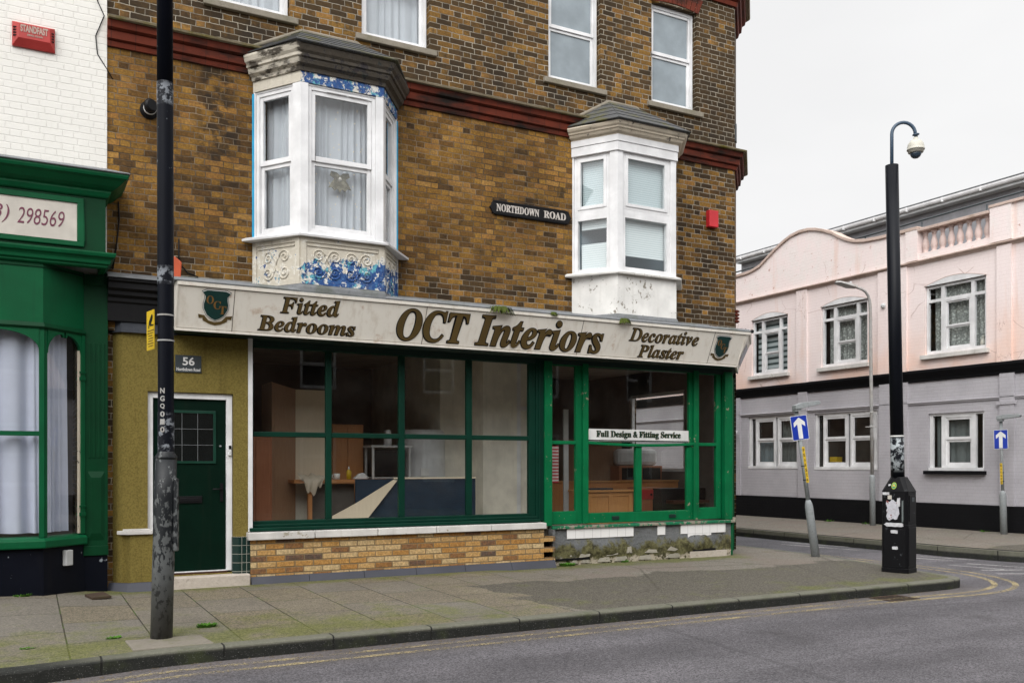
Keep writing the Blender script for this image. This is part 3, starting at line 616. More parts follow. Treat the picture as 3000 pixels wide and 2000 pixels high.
# terracotta string courses
def string(z,h=.34,p=.2,x0=0.0):
    m=MB(); k=h/.34; q=p/.2
    P=[(-.02,z),(.03*q,z),(.045*q,z+.05*k),(.03*q,z+.062*k),(.075*q,z+.075*k),(.085*q,z+.155*k),(.07*q,z+.168*k),(.125*q,z+.185*k),(.14*q,z+.255*k),(.14*q,z+.262*k),(-.02,z+.262*k)]
    m.sweep([(x0,0),C0,C1,(10.15,9)],P); c=obj('cornice',m,M['terra'],CB)
    m=MB(); m.sweep([(x0,0),C0,C1,(10.15,9)],[(-.02,z+.262*k),(.19*q,z+.264*k),(.20*q,z+.285*k),(-.002,z+h)]); obj('capping',m,M['tiletop'],c)
string(6.275); string(8.93,.42,.24)
for i,(a,b) in enumerate(UW):
    mf=MB();mg=MB(); sash(mf,mg,W,a+.012,b-.012,7.09,8.645,.085,7.885,.05,.042)
    w=obj('upper_window',mf,M['white'],CB,bev=.004); obj('pane',mg,M['frost_sky'] if i>1 else M['glass2'],w)
    m=MB(); m.box(a-.09,b+.09,-.055,.12,7.0,7.08); obj('window_sill',m,M['stone'],w,bev=.01)
    m=MB(); n=11                                     # gauged red brick arch
    for k in range(n):
        t0,t1=k/n+.006,(k+1)/n-.006; ub=lambda t:a-.03+(b-a+.06)*t; ut=lambda t:a-.13+(b-a+.26)*t
        cb=lambda t:8.645+.05*math.sin(math.pi*t)
        m.prism([(ub(t0),cb(t0)),(ub(t1),cb(t1)),(ut(t1),cb(t1)+.23),(ut(t0),cb(t0)+.23)],-.012,.03)
    obj('window_arch',m,M['terra'],w)
# --- bay windows
def bay(pts,zs,ztop,zcb,zct,zpk,rx0,rx1,new,old):
    P=[Vector(p) for p in pts]
    mf=MB();mg=MB()
    for i in range(3):
        a,b=P[i],P[i+1]; L=(b-a).length; fr=Fr((a.x,a.y,0),(b-a).to_tuple()+(0,))
        e0=.055 if i==0 else .10; e1=.055 if i==2 else .10
        if i!=1: e0,e1=(.03,.125) if i==0 else (.125,.03)
        if new: sash(mf,mg,fr,e0,L-e1,zs+.035,ztop-.02,.03,5.145,.045,.05)
        else:
            mf.box(e0,L-e1,.03,.10,5.10,5.165,fr)
            light(mf,mg,fr,e0,L-e1,5.165,ztop-.02,.03,.07,.07); light(mf,mg,fr,e0,L-e1,zs+.03,5.10,.03,.055,.07)
            if i<2: light(mf,mg,fr,e0+.055,L-e1-.055,5.165+.045,ztop-.065,.018,.045,.05)
        mf.box(0.0,e0,.004,.11,zs+.02,ztop,fr); mf.box(L-e1,L,.004,.11,zs+.02,ztop,fr)
        mf.box(e0,L-e1,.02,.11,ztop-.022,ztop,fr); mf.box(e0,L-e1,.02,.11,zs+.018,zs+.038,fr)
        if new and i==1:
            mf.box(.33,.58,.018,.03,ztop-.062,ztop-.045,fr); mf.box(.61,.85,.018,.03,ztop-.062,ztop-.045,fr)
    w=obj('bay_window',mf,M['white'],CB,bev=.004); obj('pane',mg,M['glass2'],w)
    # sill
    m=MB(); s0=offset(pts,0); ext=[(pts[0][0]-.09,0.0),*[tuple(x) for x in offset(pts,0.0)[1:3]],(pts[3][0]+.09,0.0)]
    m.sweep(ext,[(-.12,zs-.035),(.07,zs-.035),(.075,zs-.012),(.0,zs+.02),(-.12,zs+.02)]); obj('sill',m,M['whitewood'] if not new else M['white'],w)
    m=MB(); m.sweep(pts,[(-.1,3.64),(0,3.64),(0,zs-.033),(-.1,zs-.033)]); ap=obj('apron',m,M['peel_apron'] if new else M['whitewood'],w)
    m=MB(); m.sweep(pts,[(-.1,3.53),(.035,3.53),(.028,3.60),(.008,3.645),(-.1,3.645)]); obj('lead_skirt',m,M['lead'],w)
    if new:
        m=MB()
        for i,(n0,rows) in enumerate(((2,2),(4,2),(2,2))):
            a,b=P[i],P[i+1]; L=(b-a).length; fr=Fr((a.x,a.y,0),(b-a).to_tuple()+(0,))
            for (u0,u1,v0,v1) in ((0,L,3.64,3.70),(0,L,4.145,4.20),(0,.07,3.70,4.145),(L-.07,L,3.70,4.145),(.08,L-.08,4.10,4.112)):
                m.box(u0+.002,u1-.002,-.014,.0,v0,v1,fr)
            if i==1: 
                for u in (.02,L-.055):
                    m.box(u,u+.03,-.026,-.012,3.75,3.90,fr)
            for r in range(rows):
                for k in range(n0):
                    cu=.12+(L-.24)*(k+.5)/n0; cv=3.80+r*.19; sg=1 if k%2==0 else -1; s2=1 if r else -1
                    rad=min(.085,(L-.24)/n0*.46)
                    m.tube([fr.pt(cu+sg*rad*(1-t/20)*math.cos(t*.62),-.003,cv+s2*rad*(1-t/20)*math.sin(t*.62)) for t in range(19)],[.011]*19,6)
                    m.tube([fr.pt(cu+sg*rad,-.003,cv),fr.pt(cu+sg*rad*1.3,-.003,cv-s2*.03),fr.pt(cu+sg*rad*1.5,-.003,3.895)],[.011,.009,.005],6)
        obj('scroll_ornament',m,M['peel_apron'],w)
        for i in (0,2):                                   # blue film left on the outer edges
            a,b=P[i],P[i+1]; L=(b-a).length; fr=Fr((a.x,a.y,0),(b-a).to_tuple()+(0,)); m=MB()
            m.box(-.055 if i==0 else L-.016,.016 if i==0 else L+.02,-.010,.03,zs+.03,ztop-.02,fr); obj('protective_film',m,M['cyan'],w)
    m=MB(); m.sweep(pts,[(-.08,ztop+.001),(.0,ztop+.001),(.0,zcb+.02),(-.08,zcb+.02)])
    if not new: m.sweep(pts,[(-.06,ztop-.02),(.02,ztop-.02),(.02,ztop+.105),(-.06,ztop+.105)]); m.sweep(pts,[(-.06,ztop+.11),(.032,ztop+.11),(.032,zcb+.01),(-.06,zcb+.01)])
    obj('frieze',m,M['peel_frieze'] if new else M['white'],w)
    hgt=zct-zcb; m=MB()
    m.sweep(pts,[(-.05,zcb),(.02,zcb),(.03,zcb+.16*hgt),(.045,zcb+.2*hgt),(.075,zcb+.26*hgt),(.09,zcb+.40*hgt),(.09,zcb+.46*hgt),(.115,zcb+.5*hgt),(.12,zcb+.62*hgt),(.145,zcb+.72*hgt),(.165,zcb+.9*hgt),(.165,zct),(-.05,zct)])
    obj('bay_cornice',m,M['cream_dark'] if new else M['cream'],w)
    ev=offset(pts,.20); zl=zct+.005
    A=Vector((ev[0].x-.0,0.0)); B=ev[1]; Cc=ev[2]; D=Vector((ev[3].x,0.0))
    m=MB()
    tri=lambda *q: m.add([tuple(x) for x in q],[tuple(range(len(q)))])
    top0=(rx0,.0,zpk); top1=(rx1,.0,zpk)
    def slates(p,q,s,t,n=5):
        """rows of slates between eave p-q and top s-t, each lapping the one below"""
        p,q,s,t=[Vector(x) for x in (p,q,s,t)]
        nrm=(q-p).cross(s-p).normalized(); nrm=nrm if nrm.z>0 else -nrm
        for k in range(n):
            a0,a1=k/n,(k+1)/n+.03
            l0,r0=p.lerp(s,a0),q.lerp(t,a0); l1,r1=p.lerp(s,min(1,a1)),q.lerp(t,min(1,a1)); th=nrm*.014
            m.add([l0+th,r0+th,r1+th*.3,l1+th*.3,l0,r0,r1,l1],[(0,1,2,3),(4,7,6,5),(0,4,5,1),(1,5,6,2),(2,6,7,3),(3,7,4,0)])
    e3=lambda v,dz=0:(v.x,v.y,zl+dz)
    slates(e3(A,.02),e3(B),top0,top0); slates(e3(B),e3(Cc),top0,top1); slates(e3(Cc),e3(D,.02),top1,top1)
    m.add([(A.x,0,zl-.006),(B.x,B.y,zl-.006),(Cc.x,Cc.y,zl-.006),(D.x,0,zl-.006)],[(0,1,2,3)])
    rf=obj('bay_roof',m,M['slate'],w)
    m=MB(); m.tube([(A.x-.02,-.01,zl+.06),top0,top1,(D.x+.02,-.01,zl+.05)],.03,8); obj('mortar_fillet',m,M['stone'],w)
    m=MB(); m.slab([(p.x,p.y) for p in offset(pts,-.1)],zs-.05,zs-.0); obj('bay_board',m,M['whitewood'],w)
    m=MB(); m.slab([(p.x,p.y) for p in offset(pts,-.1)],ztop-.02,ztop+.03); obj('bay_ceiling',m,M['whitewood'],w)
    return w
B1=[(1.653,0),(2.073,-.62),(3.124,-.62),(3.542,0)]; B2=[(6.276,0),(6.672,-.6),(7.731,-.6),(8.127,0)]
bay(B1,4.237,6.056,6.185,6.455,6.95,2.26,2.98,True,False)
bay(B2,4.25,6.01,6.20,6.365,6.93,6.92,7.42,False,True)
m=MB(); m.slab([(.1,.3),(9.5,.3),(10.0,.9),(10.0,8.8),(.1,8.8)],3.35,3.5); obj('floor_slab',m,M['wall_dim'],CB)
# --- ground floor: mustard entrance
m=MB(); m.wall(.16,1.60,.02,3.01,[(.435,1.41,.17,2.335,.10)],-.03)
m.add([(.04,.10,0),(.16,-.03,0),(.16,-.03,3.01),(.04,.10,3.01)],[(0,1,2,3)])
m.slab([(.155,.05),(.235,-.115),(.50,-.115),(.50,-.02),(.2,0.02)],.10,.672)                              # low pier block
obj('entrance_wall',m,M['mustard'],CB)
m=MB(); m.slab([(.10,-.035),(.205,-.15),(.475,-.15),(.475,-.028),(.155,-.028)],.672,.715); m.slab([(.16,-.05),(.23,-.12),(.45,-.12),(.45,-.028),(.18,-.028)],.715,.733); obj('pier_cap',m,M['cill_paint'],CB,bev=.006)
m=MB(); m.sweep([(-.03,.2),(.16,-.045),(.75,-.045)],[(0,3.0),(.035,3.0),(.03,3.115),(0,3.125)]); obj('lead_coping',m,M['lead_dark'],CB)
m=MB(); m.sweep([(.03,.03),(.22,-.115),(.50,-.115)],[(0,.0),(.075,-.02),(.015,.115),(0,.12)]); obj('slate_skirting',m,M['skirting'],CB)
m=MB(); m.sweep([(.0,.0),(.75,.0)],[(0,3.12),(.10,3.12),(.10,3.32),(.12,3.34),(.12,3.38),(.16,3.41),(.16,3.45),(.20,3.48),(.20,3.54),(.23,3.56),(.23,3.59),(0,3.60)]); obj('old_fascia',m,M['black'],CB)
m=MB(); m.sweep([(-.01,0),(.75,0)],[(0,3.605),(.25,3.592),(.245,3.615),(.1,3.655),(0,3.69)]); obj('flashing',m,M['lead'],CB)
m=MB(); m.box(.437,.497,.01,.10,.19,2.33).box(1.335,1.405,.01,.10,.19,2.33).box(.497,1.335,.01,.10,2.262,2.33).box(.497,1.335,.02,.10,.185,.20); df=obj('door_frame',m,M['white'],CB,bev=.004)
m=MB(); m.box(.50,1.332,.045,.09,.205,2.26)
dr=obj('front_door',m,M['door'],CB,bev=.004)
m=MB(); gx0,gx1,gz0,gz1=.615,1.215,1.49,2.125
m.box(gx0,gx1,.030,.0455,gz1-.03,gz1).box(gx0,gx1,.030,.0455,gz0,gz0+.03).box(gx0,gx0+.03,.030,.0455,gz0+.03,gz1-.03).box(gx1-.03,gx1,.030,.0455,gz0+.03,gz1-.03); obj('glazing_bead',m,M['upvc_green'],dr,bev=.003)
m=MB(); m.quad(gx0+.03,gx1-.03,gz0+.03,gz1-.03,.042); obj('pane',m,paint('dark door glass',(.006,.008,.008),.08,.05,spec=.7,streak=False),dr)
m=MB()
for k in (1,2): m.box(gx0+.03+(gx1-gx0-.06)*k/3-.0022,gx0+.03+(gx1-gx0-.06)*k/3+.0022,.037,.0415,gz0+.03,gz1-.03); m.box(gx0+.03,gx1-.03,.036,.0405,gz0+.03+(gz1-gz0-.06)*k/3-.0022,gz0+.03+(gz1-gz0-.06)*k/3+.0022)
obj('glazing_bar',m,M['lead'],dr)
m=MB(); m.box(.775,1.055,.030,.046,1.015,1.10).box(.80,1.03,.024,.031,1.035,1.08); obj('letterbox',m,M['black'],dr,bev=.004)
m=MB(); m.box(1.265,1.30,.030,.046,1.03,1.25).tube([(1.282,.03,1.18),(1.282,-.01,1.18),(1.17,-.012,1.18)],.010,8); obj('door_handle',m,M['black'],dr)
m=MB(); m.lathe((1.27,.047,1.70),[(.013,0),(.013,.012),(.004,.016)],12,(0,-1,0)); obj('door_knob',m,M['galv'],dr)
m=MB(); m.box(.50,1.585,-.175,.10,-.05,.155); obj('doorstep',m,M['step'],CB,bev=.015)
m=MB(); m.box(.497,1.34,-.02,.045,.155,.19); obj('threshold',m,M['wood_dark'],CB)
m=MB(); m.box(1.585,1.638,-.045,.10,.655,3.03); obj('trim_board',m,M['white'],CB)
m=MB(); m.slab([(1.395,-.032),(1.46,-.085),(1.60,-.085),(1.60,.05),(1.395,.05)],.155,.60); obj('tiled_stub',m,M['gtile'],CB)
# --- stall riser of yellow brick, white sill, slate skirting
m=MB(); m.box(1.602,5.74,-.10,.06,.0,.552)
for k,zz in enumerate((.07,.22,.37)): m.box(5.74,5.93,-.098,.06,zz+.004,zz+.07)
sr=obj('stall_riser',m,M['brick_new'],CB)
m=MB(); x=1.56
for k in range(5):
    x1=x+.83 if k<4 else 5.76
    m.box(x+.004,x1-.004,-.155,.06,.555+.002*k,.648); x=x1
obj('coping_stone',m,M['cill_paint'],CB,bev=.008)
m=MB(); x=1.60
for k in range(6):
    x1=x+.72; m.add([(x+.003,-.165,-.01),(x1-.003,-.165,-.01),(x1-.003,-.115,.105),(x+.003,-.115,.105),(x+.003,-.05,-.01),(x1-.003,-.05,-.01),(x1-.003,-.05,.11),(x+.003,-.05,.11)],[(0,1,2,3),(3,2,6,7),(0,3,7,4),(1,5,6,2),(0,4,5,1),(4,7,6,5)]); x=x1
obj('slate_skirting',m,M['skirting'],CB)
# --- the large shop window
m=MB()
def bar(a,b,z0,z1,d0=.075,d1=.155): m.box(a,b,d0,d1,z0,z1)
bar(1.64,1.672,.70,2.96); bar(5.60,5.70,.70,2.96)
for a,b in ((2.597,2.676),(3.60,3.687),(4.603,4.69)): bar(a,b,.775,2.95,.085,.145)
bar(1.672,5.60,2.935,2.965); bar(1.672,5.60,.70,.775)
for a,b in ((1.672,2.597),(2.676,3.60),(3.687,4.603),(4.69,5.60)): m.box(a,b,.08,.15,1.825,1.89); 
sw=obj('display_window',m,M['dkgreen'],CB,bev=.008)
m=MB(); m.box(1.60,5.70,-.06,.155,.655,.70); m.box(1.64,5.70,.02,.08,.70,.735); obj('window_sill',m,M['dkgreen'],sw,bev=.008)
m=MB()
for a,b in ((1.672,2.597),(2.676,3.60),(3.687,4.603),(4.69,5.60)): m.quad(a,b,.775,1.825,.118); m.quad(a,b,1.89,2.935,.121)
obj('pane',m,M['glass'],sw)
m=MB(); m.box(5.70,5.835,.06,.16,.66,3.0); m.box(5.745,5.77,.045,.062,.66,2.96); obj('window_post',m,M['dkgreen'],CB,bev=.006)
m=MB(); m.box(1.64,9.4,.065,.30,2.95,3.66); m.slab([(.70,-.40),(9.04,-.40),(9.78,.38),(9.9,.9),(9.3,.28),(.70,.06)],3.022,3.045); obj('soffit',m,M['dkgreen2'],CB)
# --- the older window on the right
m=MB()
m.box(5.835,5.962,.03,.16,.585,2.985); m.box(6.505,6.60,.045,.16,.60,2.98); m.box(8.60,8.70,.045,.16,.60,2.98); m.box(9.225,9.385,.03,.20,.585,2.985)
m.box(6.40,6.505,.085,.15,.60,2.95); m.box(8.535,8.60,.085,.15,.60,2.95); m.box(9.09,9.182,.085,.15,.60,2.95); m.box(9.182,9.225,.12,.19,.60,2.95)
for a,b in ((5.962,6.40),(8.70,9.09)): m.box(a,b,.08,.145,1.778,1.83); m.box(a,b,.07,.15,.60,.79); m.box(a,b,.09,.15,2.935,2.96)
m.box(6.60,8.535,.09,.15,2.945,2.97); m.box(6.60,8.535,.066,.15,.60,.752); m.box(7.489,7.60,.08,.15,.752,1.755); m.box(8.49,8.535,.09,.15,.752,1.755)
k=14                                                     # the sagging middle rail
for i in range(k):
    x0=6.60+(8.62-6.60)*i/k; x1=6.60+(8.62-6.60)*(i+1)/k; s=lambda x: -.03*math.sin(math.pi*min(1,max(0,(x-6.6)/2.02)))
    m.add([(x0,.055,1.785+s(x0)),(x1,.055,1.785+s(x1)),(x1,.055,1.828+s(x1)),(x0,.055,1.828+s(x0)),(x0,.15,1.785+s(x0)),(x1,.15,1.785+s(x1)),(x1,.15,1.828+s(x1)),(x0,.15,1.828+s(x0))],[(0,1,2,3),(4,7,6,5),(0,4,5,1),(3,2,6,7)])
m.box(6.60,8.535,.10,.15,1.828,1.86)
cw=obj('corner_shop_window',m,M['green'],CB,bev=.007)
m=MB(); m.box(5.95,9.41,-.005,.16,.535,.58); m.box(9.385,9.43,.0,.2,.535,.62); obj('window_sill',m,M['green_worn'],cw,bev=.008)
for x0 in (7.03,8.11): m=MB(); m.box(x0,x0+.13,.052,.067,.645,.70); obj('vent',m,M['dkgreen2'],cw,bev=.004)
m=MB()
for a,b in ((5.962,6.40),(8.70,9.09)): m.quad(a,b,.79,1.778,.118); m.quad(a,b,1.83,2.935,.121)
m.quad(6.60,8.535,1.86,2.945,.118); m.quad(6.60,7.489,.752,1.80,.121); m.quad(7.60,8.49,.752,1.80,.121)
obj('pane',m,M['glass'],cw)
# tiled stall riser below it
m=MB(); nx=48; nz=10; vs=[]
for j in range(nz+1):
    for i in range(nx+1):
        x=5.96+(9.36-5.96)*i/nx; z=-.02+.56*j/nz
        bulge=.05*math.exp(-((z-.23)/.11)**2)*(.5+.5*math.sin(x*3.1)+.4*math.sin(x*7.3+1))*(1 if .3<x-5.96<3.0 else .2)
        vs.append((x,.045-max(0,bulge)+random.uniform(-.004,.004),z))
m.add(vs,[(j*(nx+1)+i,j*(nx+1)+i+1,(j+1)*(nx+1)+i+1,(j+1)*(nx+1)+i) for j in range(nz) for i in range(nx)],True)
m.box(5.93,5.97,-.03,.1,-.02,.535)
tr=obj('tiled_stall_riser',m,M['cement'],CB)
m=MB()
def tq(pts): m.prism(pts,.026,.04)
tq([(6.204,.385),(7.404,.385),(7.404,.533),(6.204,.533)]); tq([(7.864,.385),(8.01,.385),(8.01,.533),(7.864,.533)])
tq([(8.318,.385),(9.229,.385),(9.229,.533),(8.318,.533)])
tq([(8.458,.31),(8.52,.345),(8.60,.31),(8.70,.325),(8.75,.30),(8.82,.34),(8.93,.35),(8.93,.382),(8.458,.382)])
obj('wall_tiles',m,M['tile'],tr)
M['grimy']=paint('grimy broken tile',(.34,.315,.26),.6,.8,(.06,.055,.03),streak=False,scale=12,wear=.35,wearcol=(.12,.11,.06))
def tq(pts): mm_=MB(); mm_.prism(pts,.026,.04); obj('broken_tile',mm_,M['grimy'],tr)
tq([(6.26,.12),(6.34,.13),(6.36,.19),(6.30,.20)]); tq([(6.90,.10),(7.12,.12),(7.10,.19),(6.98,.21)]); tq([(8.58,.15),(8.68,.15),(8.66,.22),(8.60,.22)]); tq([(7.28,.13),(7.38,.13),(7.36,.23),(7.30,.22)])
tq([(6.42,.10),(6.60,.11),(6.62,.15),(6.52,.20),(6.45,.16)]); tq([(7.62,.12),(7.86,.11),(7.84,.16),(7.70,.17)]); tq([(8.05,.14),(8.2,.12),(8.26,.15),(8.12,.20)])
for a,b in ((6.28,6.40),(6.45,6.62),(6.75,6.98),(7.05,7.3),(7.5,7.75),(8.02,8.3)): tq([(a,.02),(b,.015),(b-.03,.085),(a+.04,.075)])
for q_ in ((8.55,9.02,.018,.045,.10,.135),(6.02,6.6,.02,.045,.07,.10)): m=MB(); m.box(*q_); obj('black_tile_band',m,M['black'],tr)
m=MB(); m.box(8.5,9.25,.012,.045,-.01,.098); obj('plinth_tiles',m,M['step'],tr)
# chamfered corner at street level
m=MB(); ff=f2
m.box(.02,.16,.03,.2,.0,2.985,ff).box(L2-.18,L2-.02,.03,.2,.0,2.985,ff).box(.16,L2-.18,.08,.16,.0,.85,ff).box(.16,L2-.18,.08,.16,2.1,2.2,ff).box(.16,.24,.08,.16,.85,2.95,ff).box(L2-.26,L2-.18,.08,.16,.85,2.95,ff); cd=obj('corner_door',m,M['green_shop'],CB,bev=.006)
m=MB(); m.quad(.24,L2-.26,.85,2.1,.12,ff); m.quad(.24,L2-.26,2.2,2.95,.12,ff); obj('pane',m,M['glass'],cd)
mf=MB(); mg=MB(); light(mf,mg,f3,1.2,2.95,1.35,2.87,.08,.06,.07); s=obj('side_window',mf,M['white'],CB); obj('pane',mg,M['glass'],s)
# room inside
m=MB()
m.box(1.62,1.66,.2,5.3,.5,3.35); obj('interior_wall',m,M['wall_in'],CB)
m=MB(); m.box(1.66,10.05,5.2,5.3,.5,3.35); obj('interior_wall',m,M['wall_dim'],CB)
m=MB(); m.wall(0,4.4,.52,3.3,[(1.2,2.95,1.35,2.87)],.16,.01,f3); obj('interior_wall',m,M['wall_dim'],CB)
m=MB(); m.slab([(1.66,.3),(9.5,.3),(10.0,.9),(10.0,5.2),(1.66,5.2)],3.30,3.345); obj('interior_ceiling',m,M['wall_in'],CB)
m=MB(); m.box(1.66,5.70,.16,5.2,.40,.52); m.slab([(5.7,.2),(9.42,.2),(10.02,.86),(10.02,5.2),(5.7,5.2)],.40,.52); obj('interior_floor',m,M['floor_in'],CB)
m=MB(); m.box(5.56,6.17,1.5,1.9,.52,3.35); m.box(6.17,6.5,1.55,1.62,.52,3.35); m.box(5.0,5.56,1.9,5.1,.52,3.35); obj('interior_pillar',m,M['plaster'],CB)
m=MB(); m.box(6.17,6.24,1.50,1.55,.52,3.2).box(6.43,6.50,1.50,1.55,.52,3.2).box(6.24,6.43,1.50,1.55,2.35,2.42); obj('interior_doorframe',m,M['white'],CB)
# ------------------------------------------------------------------ fascia sign
FS=thing('shop_fascia_sign','long leaning cream shop sign with brown serif lettering and two green shields','sign',(5,-.42,3.02))
FP=Fr((0,-.42,3.021),(1,0,0),(0,-.22,.499)); FL=.5453
path=[(0.676,-.42),(9.045,-.42),(9.80,.38)]
m=MB(); m.sweep(path,[(-.03,3.022),(.0,3.022),(.22,3.521),(.19,3.55),(-.03,3.56)]); fb=obj('sign_board',m,M['fascia'],FS)
m=MB(); m.sweep(path,[(-.004,3.015),(.016,3.011),(.022,3.035),(.006,3.035)]); m.sweep(path,[(.212,3.496),(.226,3.496),(.236,3.532),(.20,3.542)]); m.box(.678,.692,-.006,.0,.01,.535,FP); m.box(9.06,9.074,-.007,.0,.01,.535,FP); obj('trim_strip',m,M['fascia'],FS)
m=MB()
for u in (1.311,3.711,6.083,8.457): m.box(u-.003,u+.003,-.002,.002,.0,.545,FP)
m.box(.68,9.05,-.002,.002,.024,.028,FP); m.box(.68,9.08,-.002,.002,.512,.516,FP); obj('panel_joint',m,M['iron'],FS)
m=MB(); m.sweep([(.64,-.42),(9.045,-.42),(9.80,.38)],[(-.45,3.56),(.20,3.545),(.228,3.537),(.236,3.55),(.205,3.585),(.03,3.60),(-.40,3.69),(-.42,3.72),(-.46,3.72)]); obj('lead_flashing',m,M['lead'],FS)
def word(txt,u0,u1,v0,v1,name='lettering',bold=.006,sh=(-.009,-.010)):
    m=MB(); textmesh(m,BI(txt),FP,u0,u1,v0,v1,-.002,.0015,bold+.008,-.13,shift=sh); textmesh(m,BI(txt),FP,u0-.004,u1+.004,v0-.004,v1+.004,-.0022,.0015,bold+.010,-.13)
    o=obj(name,m,M['black'],FS)
    m=MB(); textmesh(m,BI(txt),FP,u0+.004,u1-.004,v0+.003,v1-.003,-.0042,.0012,bold-.008,-.13); obj('letter_face',m,M['gold'],o)
word('OCT',3.339,4.330,0.053,0.479,bold=.014); word('Interiors',4.465,6.464,0.053,0.486,bold=.014)
word('Fitted',1.856,2.568,0.289,0.493); word('Bedrooms',1.610,2.799,0.060,0.252)
word('Decorative',6.916,8.178,0.281,0.481); word('Plaster',7.133,7.961,0.050,0.243)
def shield(cx,cy,w,h):
    hw=w/2
    o=[(-.68,1),(.68,1),(1.0,.86),(.80,.62),(.80,.40),(.88,.08),(.86,-.25),(.62,-.66),(.3,-.88),(0,-1),(-.3,-.88),(-.62,-.66),(-.86,-.25),(-.88,.08),(-.80,.40),(-.80,.62),(-1.0,.86)]
    P=lambda k:[(cx+x*hw*k,cy+y*h/2*k) for x,y in o]
    m=MB(); rb=[(-1.18,-.62),(-.74,-.68),(-.70,-.74),(-.45,-1.0),(0,-1.10),(.45,-1.0),(.70,-.74),(.74,-.68),(1.18,-.62),(1.12,-.88),(.86,-.84),(.84,-1.02),(.4,-1.22),(0,-1.30),(-.4,-1.22),(-.84,-1.02),(-.86,-.84),(-1.12,-.88)]
    m.prism([(cx+x*hw,cy+y*h/2) for x,y in rb],-.004,.001,FP); rbn=obj('shield_ribbon',m,M['gold'],FS)
    m=MB(); m.prism(P(1.03),-.006,.0,FP); s=obj('shield',m,M['black'],FS)
    m=MB(); m.prism(P(1.0),-.008,-.005,FP); obj('shield_rim',m,M['whitepaint'],s)
    m=MB(); m.prism(P(.95),-.010,-.007,FP); obj('shield_face',m,M['shield'],s)
    m=MB()
    for ch,x,y in (('O',-.68,.10),('C',-.18,-.22),('T',.22,-.52)): textmesh(m,BD(ch),FP,cx+x*hw,cx+(x+.5)*hw,cy+y*h/2,cy+(y+.52)*h/2,-.0105,.002,.0)
    obj('monogram',m,M['goldtext'],s)
shield(1.111,0.313,0.323,0.361); shield(8.654,0.299,0.303,0.347)
m=MB()
for k in range(5): m.box(.15+.15*k,.26+.15*k,-.001,.004,.10+.02*(k%2),.40,Fr((9.06,-.42,3.022),(.755,.80,0),(.16,-.15,.499)))
obj('faded_lettering',m,M['poster'],FS)
m=MB(); m.tube([(9.08,-.60,3.585),(9.36,-.45,3.59)],.012,8).lathe((9.36,-.45,3.59),[(.03,-.008),(.03,.008)],10,(1,.6,0)); obj('bracket',m,M['black'],FS)
def tuft(name,label,loc,r,n,h,mat,hang=False,grp=None):
    t=thing(name,label,'plant',loc,grp); m=MB()
    for i in range(n):
        a=random.random()*6.28; q=r*math.sqrt(random.random()); l=h*(.5+random.random()*.7); x=loc[0]+q*math.cos(a); y=loc[1]+q*.5*math.sin(a); z=loc[2]
        dx=math.cos(a)*l*.6; dy=math.sin(a)*l*.5; dz=-l if hang else l*.7; w=.006+.006*random.random(); b=a+1.57
        m.add([(x-w*math.cos(b),y-w*math.sin(b),z),(x+w*math.cos(b),y+w*math.sin(b),z),(x+dx*.6+w*1.5*math.cos(b),y+dy*.6+w*1.5*math.sin(b),z+dz*.6),(x+dx,y+dy,z+dz),(x+dx*.6-w*1.5*math.cos(b),y+dy*.6-w*1.5*math.sin(b),z+dz*.6)],[(0,1,2,3,4)])
    obj('leaves',m,mat,t); return t
tuft('moss_clump','largest mossy plant hanging over the sign above the word Interiors',(4.76,-.645,3.575),.16,150,.10,M['moss'],True)
tuft('moss_clump','mossy plant over the sign just left of the white bay apron',(5.57,-.64,3.57),.06,60,.055,M['moss'],True)
tuft('moss_clump','small mossy plant on the sign below the white bay apron',(6.76,-.645,3.57),.08,90,.08,M['moss'],True)
tuft('weed','green weed at the left foot of the broken tiled stall riser',(6.17,-.04,-.01),.11,160,.07,M['leaf'])
tuft('weed','tiny green weed below the middle of the broken tiled stall riser',(7.22,-.0,-.01),.05,60,.05,M['leaf'])
tuft('weed','largest grass tuft in a paving joint right of the lamp post',(.62,-2.82,.0),.085,120,.045,M['leaf'])
tuft('weed','small grass tuft in a paving joint left of the lamp post',(-.17,-2.98,-.02),.05,70,.045,M['leaf'])
tuft('weed','leftmost grass tuft in a paving joint near the kerb',(-.82,-3.05,-.03),.05,70,.03,M['leaf'])
tuft('weed','green weed against the black plinth of the left shop',(-.86,-.52,.08),.08,60,.05,M['leaf'])
for y,lb in ((4.9,'leftmost weed along the black plinth across the side street'),(3.75,'weed beside the base of the grey street lamp'),(.75,'weed left of the small far sign post'),(-.35,'weed right of the small far sign post')):
    tuft('weed',lb,(16.9,y,.05),.14,50,.09,M['leaf'])
# ------------------------------------------------------------------ small things on the facade
t=thing('street_name_sign','black cast street name plate with white raised letters beside the right bay','sign',(5.6,0,5.1))
m=MB(); m.prism([(4.95,5.01),(5.0,4.985),(6.16,4.985),(6.21,5.01),(6.225,5.05),(6.255,5.085),(6.225,5.12),(6.21,5.165),(6.16,5.19),(5.0,5.19),(4.95,5.165),(4.935,5.12),(4.905,5.085),(4.935,5.05)],-.03,-.002); obj('plate',m,M['black'],t,bev=.008)
m=MB(); 
for a in ((4.96,6.2,5.0,5.008),(4.96,6.2,5.167,5.175)): m.box(a[0],a[1],-.036,-.028,a[2],a[3])
obj('rim',m,M['black'],t)
m=MB(); textmesh(m,BD('NORTHDOWN'),W,5.01,5.70,5.035,5.14,-.03,.008,.012); textmesh(m,BD('ROAD'),W,5.78,6.15,5.035,5.14,-.03,.008,.012); obj('lettering',m,M['signwhite'],t)
t=thing('house_number_plate','small dark grey house number plate reading 56 above the green door','sign',(.885,-.03,2.67))
m=MB(); m.box(.738,1.033,-.045,-.031,2.57,2.775); obj('plate',m,M['greyplate'],t,bev=.003)
